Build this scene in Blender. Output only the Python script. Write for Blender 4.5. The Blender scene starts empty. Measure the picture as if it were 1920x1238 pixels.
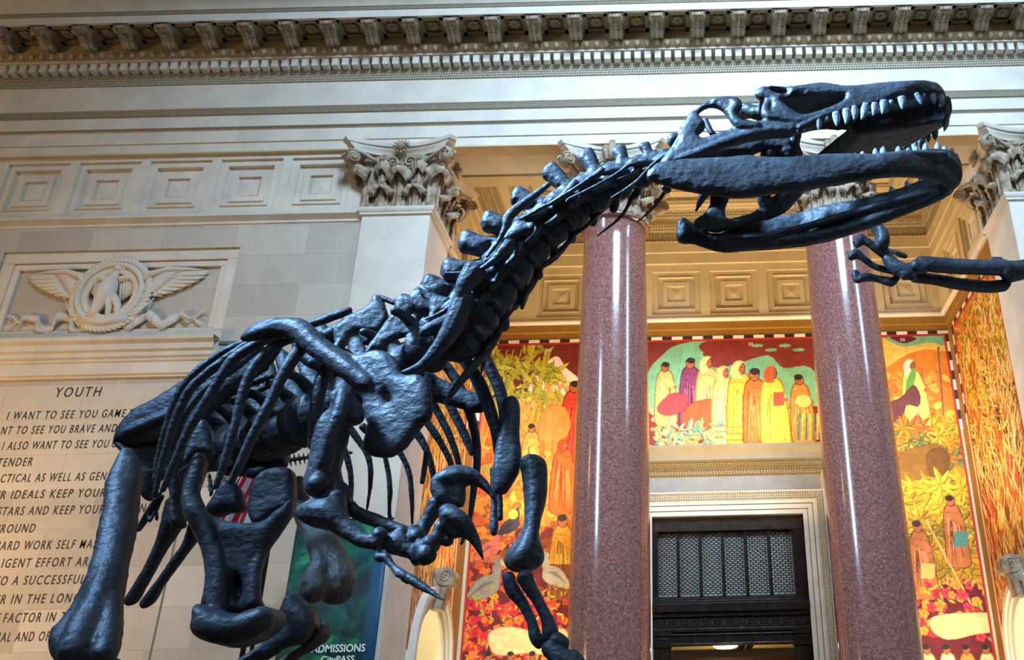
import bpy, bmesh, math, random
import numpy as np
from math import sin, cos, pi, radians, sqrt, atan2
from mathutils import Vector, Matrix
from mathutils.geometry import delaunay_2d_cdt

SC = bpy.context.scene
COL = SC.collection
random.seed(7)
rng = np.random.RandomState(7)
EYE = 1.6                       # eye height above the floor; shapes below are written with z measured from the eye

# ------------------------------------------------------------------ camera
PXC, PYC, FPX = 1285.0, 619.0, 1700.0
PITCH, ROLL = radians(25.25), radians(1.33)
_f = Vector((0, cos(PITCH), sin(PITCH))); _r0 = Vector((1, 0, 0)); _u0 = _r0.cross(_f)
_R = cos(ROLL)*_r0 - sin(ROLL)*_u0
_U = sin(ROLL)*_r0 + cos(ROLL)*_u0
cam = bpy.data.cameras.new('camera'); camo = bpy.data.objects.new('camera', cam); COL.objects.link(camo)
cam.sensor_fit = 'HORIZONTAL'; cam.sensor_width = 36.0; cam.lens = 36.0*FPX/1920.0
cam.shift_x = -(PXC-960.0)/1920.0; cam.shift_y = (PYC-619.0)/1920.0
cam.clip_start = 0.05; cam.clip_end = 200
camo.matrix_world = Matrix(((_R.x, _U.x, -_f.x, 0), (_R.y, _U.y, -_f.y, 0), (_R.z, _U.z, -_f.z, EYE), (0, 0, 0, 1)))
SC.camera = camo

# ------------------------------------------------------------------ view and light
SC.view_settings.view_transform = 'Standard'; SC.view_settings.look = 'None'
SC.view_settings.exposure = 0.0; SC.view_settings.gamma = 1.0; SC.view_settings.use_curve_mapping = False
w = bpy.data.worlds.new('hall'); SC.world = w; w.use_nodes = True
bg = w.node_tree.nodes['Background']; bg.inputs[0].default_value = (0.88, 0.84, 0.78, 1); bg.inputs[1].default_value = 0.11

def area(name, loc, target, size, power, col, size_y=None, spread=pi):
    l = bpy.data.lights.new(name, 'AREA'); l.energy = power; l.color = col; l.spread = spread
    l.shape = 'RECTANGLE' if size_y else 'SQUARE'; l.size = size
    if size_y: l.size_y = size_y
    o = bpy.data.objects.new(name, l); COL.objects.link(o); o.location = loc
    d = Vector(target)-Vector(loc); o.rotation_euler = d.to_track_quat('-Z', 'Y').to_euler()
    return o
# tall windows of the hall: blue daylight, then three added skeleton lights; tungsten lamps near the walls and in the alcove
area('window_or_fill_light', (3.0, -4.0, 26.0), (0.8, 16.5, 12.5), 7.0, 2000, (0.50, 0.72, 1.0), 6.0, spread=radians(68))
area('window_or_fill_light', (17.0, 3.0, 21.0), (3.0, 16.8, 11.0), 3.0, 560, (0.50, 0.74, 1.0), 8.0, spread=radians(110))
area('window_or_fill_light', (-12.0, 3.0, 13.0), (3.0, 17.5, 9.0), 1.6, 240, (0.50, 0.74, 1.0), 7.0, spread=radians(50))
area('window_or_fill_light', (-6.0, 0.3, 9.5), (0.35, 3.0, 3.8), 0.9, 330, (0.32, 0.60, 1.0), 1.4, spread=radians(34))  # added narrow blue light on skull and shoulder, not a window
area('window_or_fill_light', (-7.0, 1.0, 8.0), (-1.9, 3.0, 2.0), 0.9, 26, (0.26, 0.54, 1.0), 1.4, spread=radians(40))  # added weak blue light on the near thigh bone, not a window
area('window_or_fill_light', (0.5, -4.0, 8.0), (0.0, 3.0, 3.0), 2.5, 16, (0.36, 0.62, 1.0), 2.4, spread=radians(50))  # added front fill for the skeleton, not a window
area('wall_lamp', (-16.0, 10.0, 4.0), (-13.2, 16.6, 5.0), 1.6, 230, (1.0, 0.60, 0.25), spread=radians(110))
area('wall_lamp', (-20.0, 9.0, 13.0), (-17.0, 16.5, 13.5), 1.6, 150, (1.0, 0.64, 0.32))
area('alcove_lamp', (-3.9, 20.2, 6.2), (-3.4, 22.2, 9.0), 0.6, 62, (1.0, 0.76, 0.46), 0.3, spread=radians(95))
area('alcove_lamp', (0.93, 21.55, 8.72), (0.93, 22.3, 10.6), 4.6, 40, (1.0, 0.78, 0.50), 0.15)
area('alcove_lamp', (5.5, 20.2, 6.2), (5.2, 22.2, 9.0), 0.6, 62, (1.0, 0.76, 0.46), 0.3, spread=radians(95))
area('alcove_lamp', (0.8, 19.7, 7.0), (0.8, 20.9, 15.0), 4.0, 300, (1.0, 0.74, 0.42), 2.0)
area('alcove_lamp', (0.8, 19.6, 9.0), (0.8, 22.2, 13.6), 8.0, 110, (1.0, 0.80, 0.52), 0.4)
area('alcove_lamp', (-3.2, 19.4, 2.6), (-3.6, 22.2, 5.0), 0.8, 44, (1.0, 0.78, 0.5), spread=radians(95))
area('alcove_lamp', (5.6, 19.4, 2.6), (6.0, 22.2, 5.0), 0.8, 50, (1.0, 0.78, 0.5), spread=radians(95))
area('alcove_lamp', (4.6, 19.9, 6.6), (7.08, 20.0, 8.2), 0.5, 60, (1.0, 0.80, 0.52), 0.5, spread=radians(120))
area('alcove_lamp', (-3.4, 19.9, 6.0), (-5.5, 20.0, 7.0), 0.5, 34, (1.0, 0.80, 0.52), 0.5, spread=radians(120))
area('passage_fill_light', (0.9, 23.7, 2.6), (0.9, 23.8, 5.0), 0.5, 22, (1.0, 0.84, 0.5))  # added upward light to brighten the passage ceiling; no fitting stands here
area('niche_lamp', (-5.75, 19.85, 1.2), (-6.04, 19.85, 3.6), 0.3, 70, (1.0, 0.90, 0.62), 1.4)
area('niche_lamp', (7.33, 19.85, 1.2), (7.62, 19.85, 3.6), 0.3, 70, (1.0, 0.90, 0.62), 1.4)

# ------------------------------------------------------------------ helpers
def at(x, y, Y):
    """the point at depth Y (metres into the hall) seen at pixel x, y; z from eye level"""
    v = _f + _R*((x-PXC)/FPX) - _U*((y-PYC)/FPX)
    return v*(Y/v.y)
def depth(p): return p.dot(_f)
def mpp(p): return depth(p)/FPX                  # metres per pixel at p
def on_x(x, y, X):
    v = _f + _R*((x-PXC)/FPX) - _U*((y-PYC)/FPX)
    return v*(X/v.x)

ORG = {}
def place(o, parent, c):
    if parent is not None:
        o.parent = parent; po = ORG[parent.name]; o.location = c-po
    else: o.location = c
    ORG[o.name] = Vector(c)
def thing(name, label, cat, loc=(0, 0, 0), group=None, kind=None):
    o = bpy.data.objects.new(name, None); COL.objects.link(o); o.empty_display_size = 0.1
    o.location = loc; ORG[o.name] = Vector(loc)
    tag(o, label, cat, group, kind); return o
def tag(o, label=None, cat=None, group=None, kind=None):
    if label: o['label'] = label
    if cat: o['category'] = cat
    if group: o['group'] = group
    if kind: o['kind'] = kind
    return o
def obj(name, src, mat, parent=None, smooth=False, bevel=0, auto=None):
    """src: bmesh or (verts, faces); absolute coordinates"""
    if isinstance(src, bmesh.types.BMesh):
        me = bpy.data.meshes.new(name); src.to_mesh(me); src.free()
    elif isinstance(src, bpy.types.Mesh): me = src
    else:
        me = bpy.data.meshes.new(name); me.from_pydata([tuple(v) for v in src[0]], [], src[1]); me.update()
    n = len(me.vertices); a = np.empty(n*3, dtype=np.float32); me.vertices.foreach_get('co', a); a = a.reshape(-1, 3)
    c = (a.min(0)+a.max(0))/2; a -= c; me.vertices.foreach_set('co', a.ravel()); me.update()
    if smooth: me.polygons.foreach_set('use_smooth', [True]*len(me.polygons))
    if mat is not None: me.materials.clear(); me.materials.append(mat)
    o = bpy.data.objects.new(name, me); COL.objects.link(o); place(o, parent, Vector([float(q) for q in c]))
    if auto is not None:
        me.polygons.foreach_set('use_smooth', [True]*len(me.polygons)); me.set_sharp_from_angle(angle=radians(auto))
    if bevel:
        m = o.modifiers.new('bevel', 'BEVEL'); m.width = bevel; m.segments = 2; m.limit_method = 'ANGLE'
    return o
def struct(name, src, mat, **k): return tag(obj(name, src, mat, **k), kind='structure')
def dup(o, loc, parent=None):
    c = o.copy(); COL.objects.link(c); c.parent = parent
    place(c, parent, Vector(loc)); return c

class MB:
    def __init__(s): s.v = []; s.f = []
    def add(s, v, f):
        n = len(s.v); s.v += [tuple(p) for p in v]; s.f += [tuple(i+n for i in q) for q in f]; return s
    def box(s, x0, x1, y0, y1, z0, z1):
        v = [(x0, y0, z0), (x1, y0, z0), (x1, y1, z0), (x0, y1, z0), (x0, y0, z1), (x1, y0, z1), (x1, y1, z1), (x0, y1, z1)]
        return s.add(v, [(0, 3, 2, 1), (4, 5, 6, 7), (0, 1, 5, 4), (1, 2, 6, 5), (2, 3, 7, 6), (3, 0, 4, 7)])
    def prism(s, poly, axis, a, b):
        """closed polygon in the plane across `axis`, run from a to b"""
        n = len(poly)
        def P(p, t): return (t, p[0], p[1]) if axis == 'x' else ((p[0], t, p[1]) if axis == 'y' else (p[0], p[1], t))
        v = [P(p, a) for p in poly]+[P(p, b) for p in poly]
        f = [tuple(range(n))[::-1], tuple(range(n, 2*n))]+[(i, (i+1) % n, n+(i+1) % n, n+i) for i in range(n)]
        return s.add(v, f)
    def sweep(s, path, prof, cap=True):
        """path: list of (x, y); prof: (off, z) with off to the LEFT of travel; mitred"""
        P = [Vector(p) for p in path]; n = len(P); m = len(prof); rows = []
        for i in range(n):
            d0 = (P[i]-P[i-1]).normalized() if i > 0 else None
            d1 = (P[i+1]-P[i]).normalized() if i < n-1 else None
            if d0 is None: d0 = d1
            if d1 is None: d1 = d0
            n0 = Vector((-d0.y, d0.x)); n1 = Vector((-d1.y, d1.x)); b = (n0+n1); b = b/max(b.dot(n0), 1e-6)
            rows.append([(P[i].x+b.x*o, P[i].y+b.y*o, z) for o, z in prof])
        v = [p for r in rows for p in r]; f = []
        for i in range(n-1):
            for j in range(m-1):
                a = i*m+j; f.append((a, a+1, a+m+1, a+m))
        s.add(v, f)
        return s
    def lathe(s, prof, cx, cy, n=48, z=0):
        v = []; f = []
        for r, h in prof:
            for k in range(n): t = 2*pi*k/n; v.append((cx+r*cos(t), cy+r*sin(t), z+h))
        for i in range(len(prof)-1):
            for k in range(n):
                a = i*n+k; b = i*n+(k+1) % n; f.append((a, b, b+n, a+n))
        return s.add(v, f)
    def tube(s, pts, radii, n=10, flat=1.0, up=None, caps=True):
        pts = [Vector(p) for p in pts]; N = len(pts); v = []; f = []
        prev = None
        for i, p in enumerate(pts):
            t = (pts[min(i+1, N-1)]-pts[max(i-1, 0)])
            if t.length < 1e-9: t = Vector((0, 0, 1))
            t.normalize()
            ref = up if up is not None else (prev if prev is not None else (Vector((0, 1, 0)) if abs(t.y) < .9 else Vector((1, 0, 0))))
            a = ref - t*ref.dot(t)
            if a.length < 1e-6: a = t.orthogonal()
            a.normalize(); b = t.cross(a); prev = a
            r = radii[i]
            for k in range(n):
                q = 2*pi*k/n; v.append(p + a*(r*flat*cos(q)) + b*(r*sin(q)))
        for i in range(N-1):
            for k in range(n):
                x = i*n+k; y = i*n+(k+1) % n; f.append((x, y, y+n, x+n))
        if caps:
            f.append(tuple(range(n))[::-1]); f.append(tuple(range((N-1)*n, N*n)))
        return s.add(v, f)
    def ball(s, c, r, sx=1, sy=1, sz=1, nu=10, nv=6, rot=None):
        v = [Vector((0, 0, 1))]; f = []
        for i in range(1, nv):
            a = pi*i/nv
            for k in range(nu): q = 2*pi*k/nu; v.append(Vector((sin(a)*cos(q), sin(a)*sin(q), cos(a))))
        v.append(Vector((0, 0, -1)))
        for k in range(nu): f.append((0, 1+k, 1+(k+1) % nu))
        for i in range(nv-2):
            for k in range(nu):
                a = 1+i*nu+k; b = 1+i*nu+(k+1) % nu; f.append((a, a+nu, b+nu, b))
        L = len(v)-1
        for k in range(nu): f.append((L, 1+(nv-2)*nu+(k+1) % nu, 1+(nv-2)*nu+k))
        out = []
        for p in v:
            q = Vector((p.x*r*sx, p.y*r*sy, p.z*r*sz))
            if rot is not None: q = rot @ q
            out.append(q+Vector(c))
        return s.add(out, f)
    def m(s): return (s.v, s.f)

def catmull(P, sub=6, closed=False):
    """P: list of tuples; smooth interpolation of all components"""
    P = np.array(P, float); n = len(P); out = []
    rng_i = range(n) if closed else range(n-1)
    for i in rng_i:
        p0 = P[(i-1) % n] if closed or i > 0 else 2*P[0]-P[1]
        p1 = P[i]; p2 = P[(i+1) % n]
        p3 = P[(i+2) % n] if closed or i+2 < n else 2*P[-1]-P[-2]
        for k in range(sub):
            t = k/sub
            out.append(.5*((2*p1)+(-p0+p2)*t+(2*p0-5*p1+4*p2-p3)*t*t+(-p0+3*p1-3*p2+p3)*t**3))
    if not closed: out.append(P[-1])
    return np.array(out)

# ------------------------------------------------------------------ materials
def lin(c): return tuple(((v/255)/12.92 if v/255 <= .04045 else ((v/255+.055)/1.055)**2.4) for v in c)
def mat(name, col, rough=.6, metal=0, var=.0, vscale=3, bump=0, bscale=40, spec=.5, col2=None, coat=0, stretch=(1, 1, 1)):
    m = bpy.data.materials.new(name); m.use_nodes = True; nt = m.node_tree; N = nt.nodes; L = nt.links
    b = N['Principled BSDF']; b.inputs['Roughness'].default_value = rough; b.inputs['Metallic'].default_value = metal
    b.inputs['Specular IOR Level'].default_value = spec; b.inputs['Coat Weight'].default_value = coat
    c = tuple(col)+(1,); b.inputs['Base Color'].default_value = c
    tc = N.new('ShaderNodeTexCoord'); mp = N.new('ShaderNodeMapping'); L.new(tc.outputs['Object'], mp.inputs[0]); mp.inputs['Scale'].default_value = stretch
    if var or col2:
        n = N.new('ShaderNodeTexNoise'); n.inputs['Scale'].default_value = vscale; n.inputs['Detail'].default_value = 6; L.new(mp.outputs[0], n.inputs[0])
        r = N.new('ShaderNodeValToRGB'); L.new(n.outputs[0], r.inputs[0])
        lo = tuple(v*(1-var) for v in col) if col2 is None else tuple(col2); hi = tuple(min(1, v*(1+var)) for v in col) if col2 is None else tuple(col)
        r.color_ramp.elements[0].color = lo+(1,); r.color_ramp.elements[1].color = hi+(1,)
        r.color_ramp.elements[0].position = .32; r.color_ramp.elements[1].position = .68
        L.new(r.outputs[0], b.inputs['Base Color'])
    if bump:
        n2 = N.new('ShaderNodeTexNoise'); n2.inputs['Scale'].default_value = bscale; n2.inputs['Detail'].default_value = 5; L.new(mp.outputs[0], n2.inputs[0])
        bp = N.new('ShaderNodeBump'); bp.inputs['Strength'].default_value = bump; bp.inputs['Distance'].default_value = .02
        L.new(n2.outputs[0], bp.inputs['Height']); L.new(bp.outputs[0], b.inputs['Normal'])
    return m

def carved(name, col, pitch, strength=1.0, rough=.7):
    """stone with a carved running ornament along x+y"""
    m = mat(name, col, rough); nt = m.node_tree; N = nt.nodes; L = nt.links; b = N['Principled BSDF']
    tc = [n for n in N if n.type == 'TEX_COORD'][0]
    sp = N.new('ShaderNodeSeparateXYZ'); L.new(tc.outputs['Object'], sp.inputs[0])
    ad = N.new('ShaderNodeMath'); ad.operation = 'ADD'; L.new(sp.outputs[0], ad.inputs[0]); L.new(sp.outputs[1], ad.inputs[1])
    def w(k, ph, src):
        mu = N.new('ShaderNodeMath'); mu.operation = 'MULTIPLY_ADD'; mu.inputs[1].default_value = k; mu.inputs[2].default_value = ph; L.new(src, mu.inputs[0])
        s = N.new('ShaderNodeMath'); s.operation = 'SINE'; L.new(mu.outputs[0], s.inputs[0]); return s.outputs[0]
    a = w(2*pi/pitch, 0, ad.outputs[0]); c = w(2*pi/(pitch*.9), 1.0, sp.outputs[2])
    mx = N.new('ShaderNodeMath'); mx.operation = 'MULTIPLY'; L.new(a, mx.inputs[0]); L.new(c, mx.inputs[1])
    ab = N.new('ShaderNodeMath'); ab.operation = 'ABSOLUTE'; L.new(mx.outputs[0], ab.inputs[0])
    r = N.new('ShaderNodeValToRGB'); L.new(ab.outputs[0], r.inputs[0]); r.color_ramp.elements[1].position = .55
    bp = N.new('ShaderNodeBump'); bp.inputs['Strength'].default_value = strength; bp.inputs['Distance'].default_value = .05
    L.new(r.outputs[0], bp.inputs['Height']); L.new(bp.outputs[0], b.inputs['Normal'])
    return m

STONE = lin((216, 205, 184))
M = {}
M['stone'] = mat('limestone', STONE, .75, var=.10, vscale=1.6, bump=.35, bscale=40, spec=.3)
M['stone_smooth'] = mat('dressed_limestone', lin((220, 210, 192)), .7, var=.10, vscale=1.3, bump=.3, bscale=45, spec=.3)
M['carved'] = carved('carved_limestone', lin((205, 192, 165)), .12)
M['carved_small'] = carved('fine_carved_limestone', lin((200, 186, 158)), .07)
M['carved_dark'] = carved('dark_carved_limestone', lin((150, 132, 100)), .14)  # darker, browner version of the carved limestone
M['capital'] = mat('capital_limestone', lin((196, 180, 154)), .75, col2=lin((128, 104, 78)), vscale=5, bump=.5, bscale=40)
M['alcove'] = mat('warm_limestone', lin((212, 194, 154)), .75, var=.08, vscale=1.5, bump=.3, bscale=50)
M['alcove_carved'] = carved('warm_carved_limestone', lin((205, 184, 140)), .16)
M['gold'] = mat('gold_brown_plaster', lin((150, 106, 36)), .55, var=.08, bump=.1)
M['bronze'] = mat('dark_bronze', (.035, .027, .022), .22, metal=.7, var=.3, vscale=6, bump=.1)
M['bone'] = mat('black_cast_bone', (.050, .056, .066), .50, col2=(.009, .010, .012), vscale=5, bump=.32, bscale=36, spec=.5, stretch=(1, 1, 1.6))
M['bone_pale'] = mat('grey_brown_cast_bone', (.16, .14, .10), .5, col2=(.045, .045, .045), vscale=6, bump=.5, bscale=60, spec=.5)
M['tooth'] = mat('grey_tooth', (.20, .23, .27), .4, var=.3, vscale=40, bump=.3, bscale=120, spec=.5)
M['letter'] = mat('dark_incised_letter', (.035, .03, .022), .8)
M['white'] = mat('white_paint', (.80, .76, .68), .5)
M['black'] = mat('black_paint', (.03, .02, .018), .5)
M['red'] = mat('red_paint', lin((190, 40, 28)), .5)
M['cream'] = mat('cream_plaster', lin((250, 240, 205)), .7, var=.03)
M['floor'] = mat('floor_marble', lin((150, 140, 125)), .25, var=.2, vscale=2)
M['plinth'] = mat('plinth_wood', lin((90, 70, 50)), .5, var=.2)
# stone blocks of the walls: shades differ from block to block
def block_stone():
    m = mat('block_limestone', STONE, .75, spec=.3); nt = m.node_tree; N = nt.nodes; L = nt.links; b = N['Principled BSDF']
    tc = N.new('ShaderNodeTexCoord'); sp = N.new('ShaderNodeSeparateXYZ'); L.new(tc.outputs['Object'], sp.inputs[0])
    cb = N.new('ShaderNodeCombineXYZ'); L.new(sp.outputs[0], cb.inputs[0]); L.new(sp.outputs[2], cb.inputs[1])
    br = N.new('ShaderNodeTexBrick'); L.new(cb.outputs[0], br.inputs[0])
    br.inputs['Scale'].default_value = 1; br.inputs['Brick Width'].default_value = 1.55; br.inputs['Row Height'].default_value = .72
    br.inputs['Mortar Size'].default_value = .004; br.inputs['Mortar Smooth'].default_value = .2
    br.inputs['Color1'].default_value = lin((222, 212, 194))+(1,); br.inputs['Color2'].default_value = lin((190, 180, 164))+(1,); br.inputs['Mortar'].default_value = lin((176, 164, 142))+(1,)
    n = N.new('ShaderNodeTexNoise'); n.inputs['Scale'].default_value = 2.5; n.inputs['Detail'].default_value = 8; L.new(tc.outputs['Object'], n.inputs[0])
    mx = N.new('ShaderNodeMix'); mx.data_type = 'RGBA'; mx.blend_type = 'MULTIPLY'; mx.inputs[0].default_value = .22
    L.new(br.outputs[0], mx.inputs[6]); L.new(n.outputs[0], mx.inputs[7]); L.new(mx.outputs[2], b.inputs['Base Color'])
    n2 = N.new('ShaderNodeTexNoise'); n2.inputs['Scale'].default_value = 50; L.new(tc.outputs['Object'], n2.inputs[0])
    bp = N.new('ShaderNodeBump'); bp.inputs['Strength'].default_value = .25; bp.inputs['Distance'].default_value = .01; L.new(n2.outputs[0], bp.inputs['Height']); L.new(bp.outputs[0], b.inputs['Normal'])
    return m
M['block'] = block_stone()
def granite():
    m = mat('red_marble', lin((128, 78, 66)), .16, spec=.6, coat=.3); nt = m.node_tree; N = nt.nodes; L = nt.links; b = N['Principled BSDF']
    tc = N.new('ShaderNodeTexCoord')
    n = N.new('ShaderNodeTexNoise'); n.inputs['Scale'].default_value = 22; n.inputs['Detail'].default_value = 8; n.inputs['Roughness'].default_value = .75; L.new(tc.outputs['Object'], n.inputs[0])
    r = N.new('ShaderNodeValToRGB'); L.new(n.outputs[0], r.inputs[0]); e = r.color_ramp.elements
    e[0].position = .36; e[0].color = lin((92, 58, 54))+(1,); e[1].position = .64; e[1].color = lin((172, 116, 104))+(1,)
    v = N.new('ShaderNodeTexVoronoi'); v.inputs['Scale'].default_value = 17; v.inputs['Randomness'].default_value = 1; L.new(tc.outputs['Object'], v.inputs[0])
    lt = N.new('ShaderNodeMath'); lt.operation = 'LESS_THAN'; lt.inputs[1].default_value = .16; L.new(v.outputs['Distance'], lt.inputs[0])
    sc = N.new('ShaderNodeSeparateColor'); L.new(v.outputs['Color'], sc.inputs[0])
    g = N.new('ShaderNodeMath'); g.operation = 'GREATER_THAN'; g.inputs[1].default_value = .52; L.new(sc.outputs[0], g.inputs[0])
    mu = N.new('ShaderNodeMath'); mu.operation = 'MULTIPLY'; L.new(lt.outputs[0], mu.inputs[0]); L.new(g.outputs[0], mu.inputs[1])
    mx = N.new('ShaderNodeMix'); mx.data_type = 'RGBA'; L.new(mu.outputs[0], mx.inputs[0]); L.new(r.outputs[0], mx.inputs[6]); mx.inputs[7].default_value = lin((214, 176, 162))+(1,)
    L.new(mx.outputs[2], b.inputs['Base Color'])
    return m
M['marble'] = granite()
# ------------------------------------------------------------------ setting
ZF = -EYE
YW = 16.6          # face of the hall wall
YP = 16.5          # face of pilasters and entablature
YB = 22.2          # alcove back wall
XL, XR = -5.50, 7.08
CX = .93
struct('floor', MB().box(-22, 22, -12, 30, ZF-.2, ZF).m(), M['floor'])
# wall left of the alcove, with the sunken relief panel cut into it
def wall_front(x0, x1, name):
    return struct(name, MB().box(x0, x1, YW, 22.6, ZF, 12.43).m(), M['block'])
px0, px1, pz0, pz1 = -14.45, -9.42, 7.86, 10.03
mb = MB()
mb.box(-20, px0, YW, 18.0, ZF, 10.72); mb.box(px1, -6.88, YW, 18.0, ZF, 10.72)
mb.box(px0, px1, YW, 18.0, ZF, pz0); mb.box(px0, px1, YW, 18.0, pz1, 10.72); mb.box(px0, px1, YW+.16, 18.0, pz0, pz1)
mb.box(-20, -6.88, YW+.12, 18.0, 10.72, 12.6)
wl = struct('wall_left', mb.m(), M['block'])
# stepped frame of the relief panel
fr = MB()
def frame_ring(mb, x0, x1, z0, z1, w, ya, yb, axis='y', plane=None):
    mb.box(x0, x1, ya, yb, z1-w, z1); mb.box(x0, x1, ya, yb, z0, z0+w)
    mb.box(x0, x0+w, ya, yb, z0+w, z1-w); mb.box(x1-w, x1, ya, yb, z0+w, z1-w)
frame_ring(fr, px0, px1, pz0, pz1, .25, YW+.05, YW+.161)
frame_ring(fr, px0+.25, px1-.25, pz0+.2, pz1-.27, .13, YW+.09, YW+.162)
tag(obj('panel_frame', fr.m(), M['stone_smooth'], wl, bevel=.012), kind=None)
struct('wall_right', MB().box(8.46, 20, YW, 18.0, ZF, 12.6).m(), M['block'])

# sunk square panels in a band: stepped squares
def nested(mb, cx, cz, h, yf, flip=None):
    """centre, half size, y of the band face; steps in and out"""
    steps = [(h, .0, .035), (h*.80, .035, .07), (h*.72, .07, .045), (h*.53, .045, .08), (h*.36, .08, .11)]
    V = []; F = []
    def ring(ha, ya, hb, yb):
        n = len(V)
        for q, yy in ((ha, ya), (hb, yb)):
            for sx, sz in ((-1, -1), (1, -1), (1, 1), (-1, 1)): V.append((cx+sx*q, yf+yy, cz+sz*q))
        for k in range(4): F.append((n+k, n+(k+1) % 4, n+4+(k+1) % 4, n+4+k))
    hs = [(h, 0), (h, .06), (h*.76, .06), (h*.75, .02), (h*.74, .11), (h*.56, .11), (h*.55, .07), (h*.37, .07), (h*.36, .13)]
    for (a, ya), (b, yb) in zip(hs, hs[1:]): ring(a, ya, b, yb)
    n = len(V); q = h*.36
    for sx, sz in ((-1, -1), (1, -1), (1, 1), (-1, 1)): V.append((cx+sx*q, yf+.13, cz+sz*q))
    V.append((cx, yf+.08, cz))
    for k in range(4): F.append((n+k, n+(k+1) % 4, n+4))
    if flip: V2 = [flip(p) for p in V]; V = V2
    mb.add(V, F)
def band_plate(mb, a0, a1, z0, z1, cs, h, cz, yf, flip=None):
    """flat band with square holes"""
    V = []; F = []
    def quad(x0, x1, za, zb):
        n = len(V); V.extend([(x0, yf, za), (x1, yf, za), (x1, yf, zb), (x0, yf, zb)]); F.append((n, n+1, n+2, n+3))
    quad(a0, a1, z0, cz-h); quad(a0, a1, cz+h, z1)
    e = a0
    for c in cs: quad(e, c-h, cz-h, cz+h); e = c+h
    quad(e, a1, cz-h, cz+h)
    if flip: V = [flip(p) for p in V]
    mb.add(V, F)
HB = .69
mb = MB(); cs = [-14.33-1.585, -14.33, -12.745, -11.16, -9.575, -7.99]
cs = [c for c in cs if c > -19]
band_plate(mb, -20, -6.88, 10.72, 12.43, cs, HB, 11.62, YW)
for c in cs: nested(mb, c, 11.62, HB, YW)
obj('square_panel_band', mb.m(), M['stone_smooth'], wl)
# string moulding below the band and ledge mouldings under the relief
mb = MB()
def mold(mb, x0, x1, prof, Y): mb.sweep([(x1, Y), (x0, Y)], [(o, z) for o, z in prof])
mold(mb, -20, -6.88, [(0, 10.58), (.03, 10.60), (.03, 10.65), (.09, 10.70), (.14, 10.74), (.14, 10.79), (0, 10.80)], YW)
obj('string_moulding', mb.m(), M['stone_smooth'], wl)
mb = MB()
mold(mb, -20, -9.42, [(0, 7.06), (.05, 7.06), (.05, 7.10), (.09, 7.12), (.09, 7.36), (.12, 7.38), (.13, 7.42), (.1, 7.44), (.15, 7.47), (.15, 7.56), (.2, 7.60), (.2, 7.72), (.27, 7.78), (.28, 7.86), (0, 7.87)], YW-.0)
mb.box(-20, -9.42, YW-.02, YW+.01, 7.1, 7.8)
obj('ledge_moulding', mb.m(), M['stone_smooth'], wl)
mb = MB(); mold(mb, -9.42, -6.88, [(0, 7.72), (.03, 7.74), (.03, 7.8), (0, 7.82)], YW)
mb.box(-9.46, -9.43, YW-.008, YW+.01, ZF, 7.06)
obj('edge_line', mb.m(), mat('wall_joint_stone', lin((120, 112, 96)), .8), wl)

# ------------------------------------------------------------------ entablature (runs across the whole hall wall)
X0, X1 = -20.0, 20.0
def run(prof, name, m, parent, path=None, auto=35):
    mb = MB(); mb.sweep(path or [(X1, YP), (X0, YP)], prof); return obj(name, mb.m(), m, parent, auto=auto)
beam = struct('trim_1', MB().box(X0, X1, YP+.02, 18.08, 12.47, 15.9).m(), M['stone_smooth'])
run([(-.04, 12.43), (-.04, 12.70), (.01, 12.705), (.01, 12.73), (.01, 13.03), (.04, 13.04)], 'architrave_fascia', M['stone_smooth'], beam)
run([(.045, 13.04), (.075, 13.06), (.075, 13.085), (.055, 13.10)], 'bead_moulding', M['carved_small'], beam)
run([(.055, 13.10), (.055, 13.40)], 'upper_fascia', M['stone_smooth'], beam)
run([(.055, 13.40), (.09, 13.42), (.10, 13.46), (.15, 13.53)], 'taenia_moulding', M['carved_small'], beam)
run([(.15, 13.53), (.17, 13.545), (.17, 13.585), (0, 13.60), (0, 14.36)], 'frieze', M['stone_smooth'], beam)
run([(0, 14.36), (.03, 14.37), (.04, 14.41), (.07, 14.50), (.10, 14.58), (.12, 14.60)], 'leaf_moulding', M['carved'], beam)
run([(.12, 14.60), (.02, 14.605), (.0, 14.83), (.31, 14.83), (.31, 14.88)], 'dentil_bed', M['stone_smooth'], beam)
run([(.30, 14.88), (.33, 14.885), (.38, 14.93), (.42, 15.0), (.43, 15.04), (.40, 15.05), (.40, 15.34)], 'egg_bed', mat('ochre_limestone', lin((186, 160, 118)), .75, var=.08), beam)
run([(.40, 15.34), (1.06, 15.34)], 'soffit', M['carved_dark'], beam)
run([(1.02, 15.34), (1.02, 15.27), (1.08, 15.27), (1.08, 15.47)], 'corona', M['stone_smooth'], beam)
run([(1.08, 15.47), (1.10, 15.48), (1.12, 15.53), (1.14, 15.55)], 'bead_moulding', M['carved_small'], beam)
run([(1.14, 15.55), (1.16, 15.60), (1.22, 15.70), (1.32, 15.78), (1.36, 15.83), (1.36, 15.95), (0, 16.0)], 'cyma_moulding', M['stone'], beam)
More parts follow.
